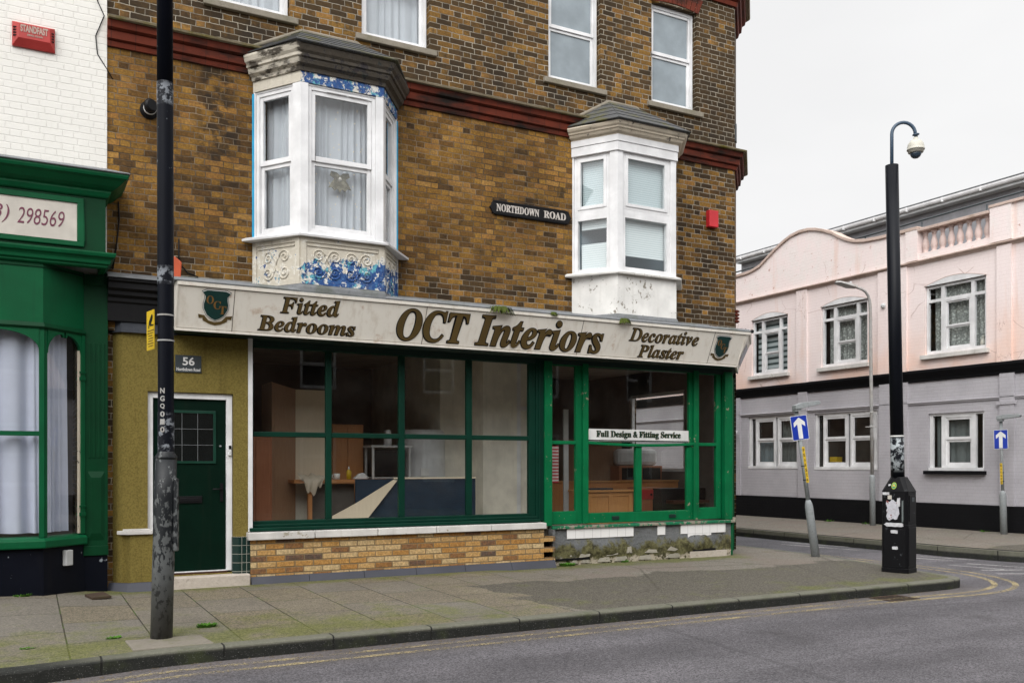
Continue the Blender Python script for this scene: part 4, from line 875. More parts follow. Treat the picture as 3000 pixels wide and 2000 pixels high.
m=MB(); textmesh(m,'56',W,.82,.955,2.655,2.752,-.045,.003,.02); textmesh(m,'Northdown Road',W,.752,1.02,2.588,2.626,-.045,.003,.012); obj('lettering',m,M['whitepaint'],t)
def boxthing(name,label,cat,x0,x1,y0,y1,z0,z1,mat,chamf=.02):
    m=MB(); m.box(x0,x1,y0,y1,z0,z1); o=obj(name,m,mat,None,label,cat,bev=chamf,origin=((x0+x1)/2,y1,z0)); return o
boxthing('alarm_box','plain bright red alarm box near the right corner of the brick wall','alarm box',8.80,8.985,-.09,0,5.275,5.54,M['red'],.008)
t=thing('alarm_box','orange red alarm box half hidden behind the lamp post above the sign','alarm box',(.70,-.2,3.65))
m=MB(); m.prism([(.63,3.60),(.76,3.60),(.775,3.82),(.70,3.88),(.62,3.88)],-.30,-.2); obj('case',m,M['orange'],t,bev=.012)
m=MB(); m.tube([(.78,-.02,4.15),(.78,-.02,3.95),(.80,-.02,3.85),(.88,-.02,3.76),(1.0,-.02,3.72)],.008,6); obj('cable',m,M['black'],None,'thin black cable dropping beside the orange alarm box','cable')
t=thing('flue_vent','round black flue vent with white band poking from the brick wall','vent',(.47,0,5.62))
m=MB(); m.lathe((.455,0,5.62),[(.105,0),(.105,.02),(.07,.03),(.07,.17)],20,(0,-1,0)); obj('duct',m,M['black'],t)
m=MB(); m.lathe((.455,-.06,5.62),[(.0725,0),(.0725,.035)],20,(0,-1,0)); obj('white_band',m,M['whitepaint'],t)
m=MB(); m.lathe((.455,-.165,5.625),[(.074,-.03),(.078,0),(.06,.03)],20,(.5,-1,0)); obj('cowl',m,M['black'],t)
t=thing('doorbell','white video doorbell with black camera eye on the door frame','doorbell',(1.372,.01,1.6))
m=MB(); m.box(1.352,1.392,-.022,.009,1.585,1.715); obj('case',m,M['white'],t,bev=.01)
m=MB(); m.box(1.357,1.387,-.026,-.021,1.665,1.708); obj('camera_eye',m,M['black'],t)
m=MB(); m.lathe((1.372,-.022,1.62),[(.011,0),(.011,.004)],12,(0,-1,0)); obj('button',m,M['gutter'],t)
m=MB(); m.box(.12,.24,-.03,-.001,6.80,7.08,f2); obj('wall_bracket',m,M['greyplate'],None,'small dark box on the chamfered corner just above the red cornice','bracket')
t=thing('finial','dark red terracotta ornament on the chamfered corner just above the sign','ornament',(9.47,.05,3.75))
m=MB(); 
for k in range(4): m.lathe((9.50,.06,3.80+.055*k),[(.012,0),(.045,.02),(.045,.035),(.012,.055)],10)
obj('body',m,M['terra'],t)
t=thing('window_sign','white strip sign with green lettering inside the right shop window','sign',(7.57,.1,1.83))
m=MB(); m.box(6.605,8.53,.100,.112,1.832,2.018); obj('panel',m,M['arrow'],t)
m=MB(); textmesh(m,BD('Full Design & Fitting Service'),W,6.775,8.37,1.872,1.995,.098,.004,.012); obj('lettering',m,M['dkgreen'],t)
m=MB(); textmesh(m,BD('Full Design & Fitting Service'),W,6.769,8.363,1.868,1.991,.0995,.002,.02); obj('letter_shadow',m,M['gold'],t)

# ------------------------------------------------------------------ the shop next door (left edge)
LS=thing('neighbouring_shop','white painted brick building with a deep green curved shopfront at the left edge','building',(-3,0,0))
m=MB(); m.wall(-7,0.0,4.55,10.2,[(-3.7,-2.6,6.1,7.9,.12)],-.022); m.box(-7,-.002,-.018,.3,3.6,4.55); m.box(-.24,-.002,-.018,.3,0.0,3.6); m.box(-7,-.1,8.9,9.0,0,10.2); m.box(-7.1,-7,.0,9,0,10.2); m.box(-7,-.001,-.02,9,10.2,10.3); m.box(-.1,0,-.018,.3,4.55,10.2); obj('wall',m,M['brick_white'],LS)
mf=MB();mg=MB(); sash(mf,mg,W,-3.68,-2.62,6.12,7.88,.06,7.0); w=obj('upper_window',mf,M['white'],LS); obj('pane',mg,M['frost_sky'],w)
lp=[(-7,-.5),(-.05,-.5),(-.05,.0)]
m=MB(); m.sweep(lp,[(-.06,3.78),(0,3.78),(0,4.40),(-.06,4.40)]); obj('fascia',m,M['green_shop_dk'],LS)
m=MB(); m.sweep(lp,[(-.04,4.385),(.015,4.385),(.03,4.40),(.05,4.44),(.05,4.46),(.085,4.475),(.12,4.50),(.175,4.555),(.205,4.575),(.215,4.60),(.215,4.625),(-.04,4.64)])
m.sweep(lp,[(-.05,3.62),(.0,3.62),(.02,3.635),(.02,3.65),(.045,3.665),(.05,3.70),(.065,3.72),(.09,3.735),(.10,3.765),(.10,3.78),(.03,3.795),(-.05,3.80)]); obj('cornice',m,M['green_shop'],LS,bev=.004)
m=MB(); m.sweep([(-7,-.5),(-.05,-.5),(-.05,-.02)],[(.225,4.622),(.232,4.630),(.21,4.645),(-.0,4.72),(-.4,4.80),(-.44,4.80),(-.0,4.70)]); obj('lead_capping',m,M['lead'],LS)
m=MB()
sx0,sx1=-3.6,-.335; sz0,sz1=3.885,4.30
m.box(sx0-.07,sx1+.07,-.525,-.50,sz1,sz1+.055).box(sx0-.07,sx1+.07,-.525,-.50,sz0-.055,sz0).box(sx1,sx1+.07,-.525,-.50,sz0,sz1).box(sx0-.07,sx0,-.525,-.50,sz0,sz1); obj('sign_moulding',m,M['green_shop'],LS,bev=.01)
m=MB(); m.box(sx0,sx1,-.508,-.50,sz0,sz1); sp=obj('sign_panel',m,M['creamsign'],LS)
m=MB(); textmesh(m,BI('298569'),W,-.905,-.455,4.02,4.19,-.508,.004,-.006,.22); obj('lettering',m,M['mauve'],sp); m=MB(); textmesh(m,BI('3)'),W,-1.13,-.975,4.01,4.20,-.508,.004,-.006,.22); obj('lettering',m,M['mauve'],sp)
# curved bay of the shopfront
bp=[(-7,-.48),(-.66,-.48),(-.245,-.09)]
bL=math.dist(bp[1],bp[2]); fb_=Fr((-.66,-.48,0),(bp[2][0]-bp[1][0],bp[2][1]-bp[1][1],0)); ff_=Fr((0,-.48,0))
m=MB(); m.sweep(bp,[(-.06,2.955),(0,2.955),(0,3.63),(-.06,3.63)]); obj('bay_head',m,M['green_shop'],LS)
m=MB(); m.sweep(bp,[(-.05,2.925),(.02,2.925),(.035,2.945),(.03,2.96),(.012,2.99),(-.05,3.0)]); m.sweep(bp,[(-.03,3.58),(.012,3.58),(.012,3.60),(-.03,3.60)]); obj('bay_moulding',m,M['green_shop_dk'],LS)
m=MB(); m.sweep(bp,[(-.08,.585),(.05,.585),(.055,.60),(.055,.665),(.02,.69),(-.08,.71)]); obj('bay_sill',m,M['green_shop'],LS,bev=.006)
m=MB(); m.sweep(bp,[(-.08,-.05),(.02,-.05),(.0,.585),(-.08,.585)]); m.box(-.245,.0,-.09,.03,-.05,.45); obj('bay_plinth',m,M['postblack'],LS)
def spandrel(m,fr,u0,u1,zt,drop,zt2=2.93,n=12,d0=-.012,d1=.02,notch=True):
    hw=(u1-u0)/2; c=(u0+u1)/2
    for sgn in (-1,1):
        pts=[(c+sgn*hw,zt2)]
        if notch: pts+=[(c+sgn*hw*.05,zt2),(c+sgn*hw*.05,zt-.015),(c+sgn*hw*.10,zt-.02),(c+sgn*hw*.14,zt)]
        else: pts+=[(c,zt2)]
        for k in range(n+1):
            a=k/n*math.pi/2; pts.append((c+sgn*hw*(.16+.84*math.sin(a)) if notch else c+sgn*hw*math.sin(a),zt+.01-drop*(1-math.cos(a))))
        pts=pts if sgn<0 else pts[::-1]
        m.prism(pts,d0,d1,fr)
m=MB()
xs=[-.70,-1.66,-2.62,-3.58,-4.54]
for a,b in zip(xs,xs[1:]):
    m.box(a-.0,a+.052,-.485,-.43,.70,2.95); spandrel(m,ff_,b+.05,a,2.885,.20)
    m.box(b+.052,a,-.475,-.435,1.782,1.832)
m.box(.02,.055,-.002,.05,.70,2.95,fb_); m.box(bL-.045,bL,-.02,.05,.70,2.95,fb_); m.box(bL-.06,bL+.0,-.03,.05,2.42,2.46,fb_); m.box(bL-.06,bL,-.03,.05,2.50,2.52,fb_); m.box(bL-.06,bL,-.03,.05,.90,.94,fb_); m.box(bL-.06,bL,-.03,.05,1.0,1.02,fb_)
spandrel(m,fb_,.055,bL-.045,2.885,.22,notch=True)
sf=obj('shopfront_frame',m,M['green_shop'],LS,bev=.005)
m=MB(); m.quad(-4.6,-.70,.70,2.95,.04,ff_); m.quad(.055,bL-.045,.70,2.95,.03,fb_); obj('pane',m,M['glass'],sf)
m=MB(); m.box(bL-.068,bL-.046,.005,.028,.71,2.75,fb_); obj('glazing_strip',m,M['cream'],sf)
m=MB(); m.box(-.245,.004,-.09,.06,.45,3.62)
for k in range(4): x=-.20+.048*k; m.box(x,x+.026,-.098,-.09,1.55,2.85)
m.add([(-.21,-.09,1.40),(-.03,-.09,1.40),(-.03,-.09,.62),(-.21,-.09,.62),(-.17,-.112,1.33),(-.07,-.112,1.33),(-.07,-.112,.70),(-.17,-.112,.70)],[(0,1,5,4),(1,2,6,5),(2,3,7,6),(3,0,4,7),(4,5,6,7)])
m.box(-.25,.008,-.11,-.08,3.50,3.62); m.box(-.25,.008,-.108,-.085,.45,.56); obj('pilaster',m,M['green_shop_dk'],LS,bev=.004)
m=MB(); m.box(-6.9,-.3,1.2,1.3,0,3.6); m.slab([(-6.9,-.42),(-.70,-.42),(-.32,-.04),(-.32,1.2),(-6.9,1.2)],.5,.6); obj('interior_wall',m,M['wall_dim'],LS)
t=thing('alarm_box','large faded red bell box with pale lettering on the white brick wall','alarm box',(-.745,-.02,6.06))
m=MB(); A=[(-.955,6.06),(-.535,6.06),(-.535,6.325),(-.955,6.325)]; Bq=[(-.895,6.14),(-.585,6.14),(-.585,6.295),(-.895,6.295)]
m.add([(x,-.022,z) for x,z in A]+[(x,-.05,z) for x,z in A]+[(x,-.105,z) for x,z in Bq],[(3,2,1,0),(0,1,5,4),(1,2,6,5),(2,3,7,6),(3,0,4,7),(4,5,9,8),(5,6,10,9),(6,7,11,10),(7,4,8,11),(8,9,10,11)]); obj('case',m,M['redold'],t,bev=.003)
m=MB(); textmesh(m,'STANDFAST',W,-.875,-.605,6.205,6.285,-.106,.003,.045); textmesh(m,'(0843) 221031',W,-.81,-.655,6.165,6.19,-.106,.003,.03); obj('lettering',m,M['fadedtext'],t)
m=MB()
for k in range(4): m.box(-.945,-.905,-.09,-.06,6.16+.03*k,6.168+.03*k); m.box(-.575,-.545,-.09,-.06,6.16+.03*k,6.168+.03*k)
obj('louvre',m,M['black'],t)
m=MB(); m.box(.26,.36,-.055,.0,.37,.54,fb_); obj('meter_box',m,M['gutter'],None,'small pale grey box low on the black plinth of the left shop','box',bev=.008,origin=(-.42,-.26,.37))
m=MB(); m.tube([(-.12,-.03,7.2),(-.10,-.035,6.75),(-.03,-.035,6.60),(-.12,-.035,6.35),(-.10,-.03,6.15),(.0,-.02,6.0),(.06,-.02,5.9)],.006,6); obj('cable',m,M['black'],None,'thin black cable looping down the edge of the white brick wall','cable')
m=MB(); m.tube([(.12,-.02,4.5),(.13,-.02,4.3),(.10,-.02,4.0),(.06,-.02,3.72)],.008,6); obj('cable',m,M['black'],None,'dark cable on the brick beside the green cornice','cable')
# ------------------------------------------------------------------ the pink and grey building across the side street
PB=thing('pink_building','pale pink and grey painted building with curved parapet and balusters across the side street','building',(17.3,3,0))
PF=Fr((17,10,0),(0,-1,0)); U=lambda y:10-y
wins=[(7.79,6.434),(5.289,3.839),(2.264,.784)]
gfs=[(7.93,6.032,2.80,1.40),(5.517,3.555,2.78,1.38),(2.174,.828,2.613,1.37)]
E_=11.5
SF=Fr((17,-1.5,0),(1,0,0))
m=MB(); m.wall(-4,E_,3.5,6.05,[(U(a),U(b),3.93,5.465,.10) for a,b in wins],0,.1,PF)
m.wall(0,14,3.5,6.05,[],0,.1,SF)
obj('upper_wall',m,M['pink'],PB)
m=MB(); m.wall(-4,E_,.62,3.5,[(U(a),U(b),d,c,.10) for a,b,c,d in gfs],0,.1,PF); m.wall(0,14,.62,3.5,[(2,4.5,1.3,2.7,.1)],0,.1,SF); obj('lower_wall',m,M['greybrick'],PB)
m=MB(); m.sweep([(17,14),(17,-1.5),(31,-1.5)],[(-.05,-.3),(.03,-.3),(.03,.615),(.0,.635),(-.05,.635)]); obj('plinth',m,M['blackbrick'],PB)
for a,b in ((9.2,8.55),(6.087,5.729),(3.51,2.713),(.521,.202)): m=MB(); m.box(U(a),U(b),-.05,.0,3.60,6.0,PF); obj('pilaster',m,M['pink'],PB)
for a,b in ((9.2,8.206),(6.032,5.729),(3.471,2.686),(.457,.139)): m=MB(); m.box(U(a),U(b),-.05,.0,.63,3.36,PF); pl_=obj('pilaster',m,M['greybrick'],PB)
m=MB(); m.box(U(.52),U(.08),-.07,-.051,2.72,2.78,PF); obj('capital',m,M['greybrick'],pl_)
pth=[(17,14),(17,-1.5),(31,-1.5)]
m=MB(); m.sweep(pth,[(-.02,3.34),(.03,3.34),(.04,3.40),(.10,3.50),(.13,3.54),(.13,3.59),(.0,3.615),(-.02,3.615)]); obj('black_band',m,M['blackbrick'],PB)
m=MB(); m.sweep(pth,[(-.02,2.83),(.025,2.83),(.035,2.86),(.05,2.87),(.05,2.885),(.0,2.90)]); obj('moulding',m,M['greybrick'],PB)
m=MB(); m.sweep(pth,[(-.02,5.985),(.02,5.985),(.03,6.01),(.06,6.03),(.10,6.045),(.10,6.07),(.0,6.09),(-.02,6.09)]); obj('string_course',m,M['pinktrim'],PB)
par=[(14,6.83),(8.1,6.83),(7.8,6.85),(7.47,6.93),(7.2,7.08),(6.88,7.264),(6.6,7.40),(6.31,7.508),(6.0,7.55),(5.7,7.54),(5.45,7.485),(5.2,7.40),(4.92,7.275),(4.72,7.15),(4.55,7.055),(4.36,6.97),(4.19,6.915),(3.9,6.865),(3.5,6.84),(2.74,6.83),(2.43,6.83)]
m=MB()
for (a,za),(b,zb) in zip(par,par[1:]): m.prism([(U(a),6.08),(U(b),6.08),(U(b),zb),(U(a),za)],0,.25,PF)
m.prism([(U(.70),6.08),(U(-1.5),6.08),(U(-1.5),6.85),(U(.70),6.85)],0,.25,PF); m.box(U(2.43),U(.70),0,.25,6.08,6.235,PF)
m.box(U(2.75),U(2.43),-.04,0,6.10,6.82,PF); m.box(U(.68),U(.20),-.04,0,6.10,6.84,PF)
m.box(.25,14,0,.25,6.08,6.85,SF); obj('parapet',m,M['pink'],PB)
m=MB()
for (a,za),(b,zb) in zip(par,par[1:]): m.prism([(U(a),za-.045),(U(b),zb-.045),(U(b),zb+.03),(U(a),za+.03)],-.05,.28,PF)
m.box(U(2.43),U(.70),-.05,.28,6.735,6.80,PF); m.box(U(.70),U(-1.56),-.06,.28,6.83,6.89,PF); obj('coping',m,M['pinktrim'],PB,bev=.008)
for k in range(8):
    y=2.33-k*.215; m=MB(); m.lathe((17.12,y,6.235),[(.075,0),(.075,.03),(.045,.045),(.06,.09),(.078,.16),(.07,.24),(.045,.33),(.038,.39),(.05,.405),(.05,.43),(.04,.445),(.07,.46),(.07,.50)],12); obj('baluster',m,M['balpink'],PB)
for i,(a,b) in enumerate(wins):
    u0,u1=U(a)+.01,U(b)-.01; w=u1-u0; mf=MB();mg=MB(); d=.05
    q0,q1=u0+.25*w,u0+.31*w; r0,r1=u0+.747*w,u0+.803*w; zt=5.09
    mf.box(u0,u0+.05,d,d+.07,3.94,5.46,PF).box(u1-.05,u1,d,d+.07,3.94,5.46,PF).box(u0+.05,u1-.05,d,d+.07,5.40,5.46,PF).box(u0+.05,u1-.05,d,d+.07,3.94,4.01,PF)
    mf.box(q0,q1,d,d+.07,4.01,5.40,PF).box(r0,r1,d,d+.07,4.01,5.40,PF)
    mf.box(u0+.05,q0,d,d+.07,zt,zt+.065,PF).box(q1,r0,d,d+.07,zt,zt+.065,PF).box(r1,u1-.05,d,d+.07,zt,zt+.065,PF)
    mg.quad(u0+.05,u1-.05,5.15,5.40,d+.045,PF); mg.quad(u0+.05,q0,4.0,5.1,d+.045,PF); mg.quad(r1,u1-.05,4.0,5.1,d+.045,PF)
    sash(mf,mg,PF,q1,r0,4.01,zt,d+.005,4.51,.03,.035,.07)
    mf.box(q1+.12,r0-.12,d-.008,d+.004,zt-.03,zt-.012,PF)
    f=obj('arched_window',mf,M['white'],PB); obj('pane',mg,M['glass2'],f)
    n=14; arc=lambda k,h:(u0-.02+(w+.04)*k/n,5.465+h*math.sin(math.pi*k/n)*(.9+.1*math.sin(math.pi*k/n)))
    m=MB(); m.prism([arc(0,0)]+[arc(k,.135) for k in range(1,n)]+[arc(n,0)],-.006,.04,PF); obj('tympanum',m,M['white'],f)
    m=MB()
    for k in range(n):
        p,q=arc(k,.135),arc(k+1,.135); m.prism([p,q,(q[0],q[1]+.010),(p[0],p[1]+.010)],-.010,.0,PF)
    obj('arch_shade',m,M['pinktrim'],f)  # thin darker strip stands in for the shade outlining the recessed arch
    m=MB(); m.box(u0-.08,u1+.09,-.09,.10,3.83,3.925,PF); obj('window_sill',m,M['cill_paint'],f,bev=.006)
for i,(a,b,z1,z0) in enumerate(gfs):
    u0,u1=U(a)+.008,U(b)-.008; w=u1-u0; mf=MB();mg=MB(); d=.04
    mf.box(u0,u0+.07,d,d+.07,z0,z1,PF).box(u1-.05,u1,d,d+.07,z0,z1,PF).box(u0+.07,u1-.05,d,d+.07,z1-.05,z1,PF).box(u0-.0,u1,d-.05,d+.07,z0-.02,z0+.05,PF)
    if i<2:
        for s0,s1 in ((.13,.53),(.57,.97)): sash(mf,mg,PF,u0+s0*w,u0+s1*w,z0+.05,z1-.05,d+.004,z0+.53*(z1-z0),.05,.05,.06)
        mg.quad(u0+.07,u1-.05,z0+.05,z1-.05,d+.072,PF)
    else:
        for x in (.22,.80): mf.box(u0+x*w,u0+x*w+.05,d,d+.07,z0+.05,z1-.05,PF)
        sash(mf,mg,PF,u0+.22*w+.05,u0+.80*w,z0+.05,z1-.05,d+.004,z0+.53*(z1-z0),.05,.05,.06); mg.quad(u0+.07,u0+.22*w,z0+.05,z1-.05,d+.04,PF); mg.quad(u0+.8*w+.05,u1-.05,z0+.05,z1-.05,d+.04,PF)
    f=obj('street_window',mf,M['white'],PB); obj('pane',mg,M['glass'],f)
    if i==2: m=MB(); m.box(u0-.07,u1+.06,-.10,.06,z0-.10,z0-.022,PF); obj('window_sill',m,M['blackbrick'],f)
m=MB(); m.box(17.6,31,11.9,12,0,6); m.box(17.9,18,-1.4,14,0.1,6.3); m.box(17.15,17.9,-1.4,14,3.1,3.3); m.box(17.26,30,-1.2,14,6.2,6.3); obj('interior_wall',m,M['wall_dim'],PB)
m=MB(); m.quad(2.05,4.45,1.35,2.65,.08,SF); obj('pane',m,M['frost_sky'],PB)
t=thing('security_camera','small white camera on the grey wall beside the green corner post','camera',(16.98,8.33,2.39))
m=MB(); m.lathe((16.99,8.33,2.42),[(.05,0),(.05,.03)],12,(-1,0,0)).tube([(16.95,8.33,2.42),(16.88,8.33,2.40)],.02,8); obj('bracket',m,M['white'],t)
m=MB(); m.lathe((16.80,8.30,2.385),[(.01,-.11),(.07,-.09),(.085,.0),(.085,.06),(.05,.07)],14,(-.3,-.9,-.1)); obj('housing',m,M['white'],t)
t=thing('security_camera','small white camera on the pink wall left of the tall black pole','camera',(16.98,3.33,5.22))
m=MB(); m.lathe((16.93,3.33,5.20),[(.05,-.05),(.06,.0),(.03,.06)],12,(-.6,-.5,-.4)); obj('housing',m,M['gutter'],t)
m=MB(); m.tube([(16.96,3.33,5.22),(17.0,3.33,5.27)],.02,6); obj('bracket',m,M['gutter'],t)
GB=thing('grey_building','grey rendered upper block with white gutter and shallow roof rising behind the pink parapet','building',(24,7,0))
m=MB(); m.box(21.0,33,2.63,12.6,0,8.55); obj('wall',m,M['greyrender'],GB)
gp=[(21,12.6),(21,2.63),(33,2.63)]
m=MB(); m.sweep(gp,[(-.05,8.38),(.28,8.38),(.28,8.50),(-.05,8.50)]); obj('soffit_board',m,M['gutter'],GB)
m=MB(); m.sweep(gp,[(.282,8.46),(.33,8.45),(.37,8.47),(.39,8.51),(.39,8.55),(.282,8.55)])
for k in range(9): m.box(20.60,20.68,3.4+k*1.1,3.44+k*1.1,8.44,8.555)
obj('gutter',m,M['white'],GB)
m=MB(); ev=offset(gp,.34); m.add([(ev[0].x,ev[0].y+.3,8.56),(ev[1].x,ev[1].y,8.56),(ev[2].x,ev[2].y,8.56),(33,12.9,8.56),(25,12.9,9.3),(25,6.5,9.3),(33,6.5,9.3)],[(0,1,5,4),(1,2,6,5),(0,1,2,3),(4,5,6,3)]); m.sweep(gp,[(.30,8.55),(.36,8.55),(.36,8.60),(.30,8.62)]); obj('roof',m,M['roofgrey'],GB)
m=MB(); m.tube([(18.5,13,7.38),(18.5,4.1,7.43),(18.5,-1.2,7.5)],.022,6)
for k in range(8): m.tube([(18.5,12-k*1.7,7.40),(18.5,12-k*1.7,6.9)],.018,6)
obj('handrail',m,M['greyplate'],PB)
# plain terrace on the other side of the main road, behind the viewer
OT=thing('opposite_terrace','dark brick terrace with white sash windows across the main road','building',(8,-20,0))
OF=Fr((40,-17,0),(-1,0,0)); hs=[]
for k in range(14):
    for z0,z1 in ((.9,2.6),(3.9,5.5),(6.4,7.6)): hs.append((2.5+k*4.2,3.7+k*4.2,z0,z1,.1))
m=MB(); m.wall(0,62,0,8.3,hs,0,.1,OF); m.box(-22,40,-26,-25.9,0,8.3); m.box(-22,40,-26,-17.0,8.3,8.4); obj('wall',m,M['brick_far'],OT)
for h in hs:
    mf=MB();mg=MB(); sash(mf,mg,OF,h[0]+.01,h[1]-.01,h[2]+.01,h[3]-.01,.04,(h[2]+h[3])/2); f=obj('sash_window',mf,M['gutter'],OT); obj('pane',mg,M['black'],f)
ST=thing('side_street_terrace','plain brick terrace continuing down the side street behind the corner building','building',(6,25,0))
m=MB(); m.box(2,10.1,9.2,48,0,7.6); obj('wall',m,M['brick_far'],ST)
m=MB(); m.add([(1.8,9.15,7.6),(10.3,9.15,7.6),(10.3,48.1,7.6),(1.8,48.1,7.6),(6,9.15,9.6),(6,48.1,9.6)],[(0,1,4),(1,2,5,4),(2,3,5),(3,0,4,5),(3,2,1,0)]); obj('roof',m,M['slate'],ST)
# ------------------------------------------------------------------ street furniture
RT=Vector((.8814,-.4724,0)); FW=Vector((.4724,.8814,0))         # plan directions of the street furniture faces
t=thing('lamp_post','tall black lamp post with flaking lower sleeve standing on the pavement before the green door','lamp post',(.186,-3.178,0))
b0=Vector((.186,-3.178,0)); bx=lambda z:b0+RT*(.04*min(z,1.54)/1.54-.011*max(0,z-1.54)/3.9)+Vector((0,0,z))
m=MB(); m.tube([bx(-.05),bx(.6),bx(1.2),bx(1.52)],[.0905,.0895,.0885,.0885],28); sl=obj('sleeve',m,M['postbase'],t)
m=MB(); m.tube([bx(1.52),bx(1.54),bx(1.575),bx(1.60)],[.0885,.0925,.068,.066],28); obj('collar',m,M['postbase'],t)
m=MB(); m.tube([bx(1.58),bx(3.0),bx(3.06)],[.065,.065,.0655],28,False); m.tube([bx(3.06),bx(4.5),bx(4.7)],[.0665,.0665,.066],28,False); m.tube([bx(4.7),bx(8.2)],[.0655,.062],28); obj('shaft',m,M['postblack'],t)
m=MB(); m.tube([bx(8.1),bx(8.5),bx(8.7)+FW*-.3,bx(8.75)+FW*-1.2],[.05,.045,.04,.04],12); obj('bracket_arm',m,M['postblack'],t)
m=MB(); m.lathe(tuple(bx(8.72)+FW*-1.5),[(.05,-.35),(.13,-.2),(.14,.2),(.06,.35)],14,tuple(FW)); obj('lantern',m,M['galv_old'],t)
PFm=Fr(tuple(b0+RT*.035),tuple(RT))
m=MB(); m.box(.072,.112,-.035,.02,.74,1.36,PFm); obj('access_cover',m,M['postbase'],sl,bev=.012)
for nm,z0,z1,lo in (('worn_patch',4.52,4.72,.47),('worn_patch',3.0,3.16,.47),('worn_patch',1.58,1.92,.50)):
    m=MB(); m.tube([bx(z0),bx(z1)],.0672,28,False); obj(nm,m,scuffed('scuffed black steel',(.005,.006,.010),(.26,.28,.31),z0,z1,.4,lo+.02),t)
m=MB()
for k,ch in enumerate('NGQ010'): 
    z=2.075-k*.0655; textmesh(m,ch,PFm,-.019,.019,z,z+.046,-.0685,.002,.03)
obj('numbering',m,M['galv_old'],t)
for z in (2.735,2.52):
    m=MB(); m.tube([bx(z),bx(z+.013)],.0695,24,False); obj('strap',m,M['galv_old'],t)
m=MB(); m.slab([(-.08,-3.62),(.545,-3.62),(.50,-3.20),(-.10,-3.16)],-.02,.006); obj('foundation_pad',m,mossy('pale concrete',(.15,.135,.11),(.24,.215,.18),.45,12,ms=3),t,bev=.01)
t=thing('warning_plate','narrow yellow warning plate with black camera symbol strapped to the lamp post','sign',tuple(b0+Vector((0,0,2.4))))
p0=b0+RT*-.050+FW*-.03; p1=b0+RT*-.165+FW*.11; q=Fr(tuple(p1),tuple(p0-p1)); ql=(p0-p1).length
m=MB(); m.box(0,ql,-.004,.004,2.455,2.79,q); obj('plate',m,M['yellow'],t)
m=MB(); m.prism([(.05*1,2.65),(.07,2.70),(.14,2.755),(.16,2.735),(.145,2.70),(.12,2.685),(.12,2.668),(.18,2.665),(.18,2.655),(.10,2.655),(.09,2.672),(.07,2.66),(.06,2.635)],-.007,-.003,q)
obj('symbol',m,M['black'],t)
m=MB()
for k,(a,b_) in enumerate(((.03,.19),(.03,.17),(.05,.15),(.05,.17),(.05,.16),(.03,.18),(.05,.17))): z=2.615-k*.022; m.box(a,b_,-.006,-.003,z,z+.006,q)
obj('small_print',m,M['iron'],t)
# CCTV pole with cabinet base
t=thing('camera_pole','tall black pole rising from a bulky black cabinet with torn stickers','pole',(9.83,-2.83,0))
e1=Vector((-.10,.352,0)).normalized(); e2=Vector((e1.y,-e1.x,0)); c0=Vector((9.83,-2.83,0)); hx,hy=.182,.162
def cabpts(k): return [tuple((c0+e2*a*hy*k+e1*b*hx*k)[:2]) for a,b in ((-1,.82),(-.82,1),(.82,1),(1,.82),(1,-.82),(.82,-1),(-.80,-1),(-1,-.80))]
m=MB(); m.slab(cabpts(1.03),-.03,.06); m.slab(cabpts(1.0),.06,.66); m.slab(cabpts(.985),.66,1.11)
A_=cabpts(1.02); n=8; ring=[tuple((c0+e2*a+e1*b)[:2]) for a,b in ((-.095,.05),(-.05,.095),(.05,.095),(.095,.05),(.095,-.05),(.05,-.095),(-.05,-.095),(-.095,-.05))]
m.add([(x,y,1.105) for x,y in A_]+[(x,y,1.31) for x,y in ring],[tuple(range(8)),tuple(range(15,7,-1))]+[(i,(i+1)%8,8+(i+1)%8,8+i) for i in range(8)])
cab=obj('cabinet',m,M['cab'],t,bev=.006)
px=lambda z:c0+RT*(-.082*(z-1.31)/4.3)+RT*-.018+Vector((0,0,z))
m=MB(); m.tube([px(1.29),px(1.86)],.090,24); m.tube([px(1.86),px(3.5),px(5.61)],.087,24); obj('pole',m,M['cctvblack'],t)
m=MB(); m.tube([px(1.86),px(1.88)],.0905,24); obj('white_ring',m,M['whitepaint'],t)
LF=Fr(tuple(c0-e2*hy),tuple(-e1)); RF=Fr(tuple(c0-e1*hx),tuple(e2))
rg=random.Random(3)
def blob(u0,u1,v0,v1,n=22,j=.18):
    pts=[]
    for k in range(n):
        a=2*math.pi*k/n; x,y=math.cos(a),math.sin(a); s=1/max(abs(x),abs(y)); r=1-j*rg.random(); pts.append(((u0+u1)/2+(u1-u0)/2*x*s*r,(v0+v1)/2+(v1-v0)/2*y*s*r))
    return pts
for nm,bx_,mt,d in (('torn_poster',(-.12,.075,.70,1.0),'poster',-.003),('paper_scrap',(.04,.085,.90,1.03),'paper',-.005),('paper_scrap',(-.145,.135,.625,.685),'paper',-.006),('paper_scrap',(-.05,.055,.535,.585),'paper',-.003),('paper_scrap',(-.03,.055,.315,.36),'paper',-.003),('paper_scrap',(-.165,-.06,1.06,1.10),'paper',-.002),('paper_scrap',(-.09,-.03,1.0,1.06),'creamsign',-.002),('tape_strip',(.105,.128,.68,1.0),'curtain_grey',-.002)):
    m=MB(); m.prism(blob(*bx_,j=.30 if nm=='torn_poster' else .2),d,.004,LF); obj(nm,m,M[mt],cab)
SFm=Fr(tuple(c0-e2*hy*1.02+Vector((0,0,1.105))),tuple(-e1),(.35*e2.x,.35*e2.y,1)); 
TFm=Fr(tuple(c0-e2*hy*1.02+Vector((0,0,1.107))),tuple(-e1),tuple((e2*(hy*1.02-.095)+Vector((0,0,.205)))))
m=MB(); m.prism([(-.01+.035*math.cos(a*.3927),.085+.05*math.sin(a*.3927)) for a in range(16)],-.003,.002,TFm); st=obj('round_sticker',m,paint('green and yellow sticker',(.30,.42,.05),.5,0),cab)
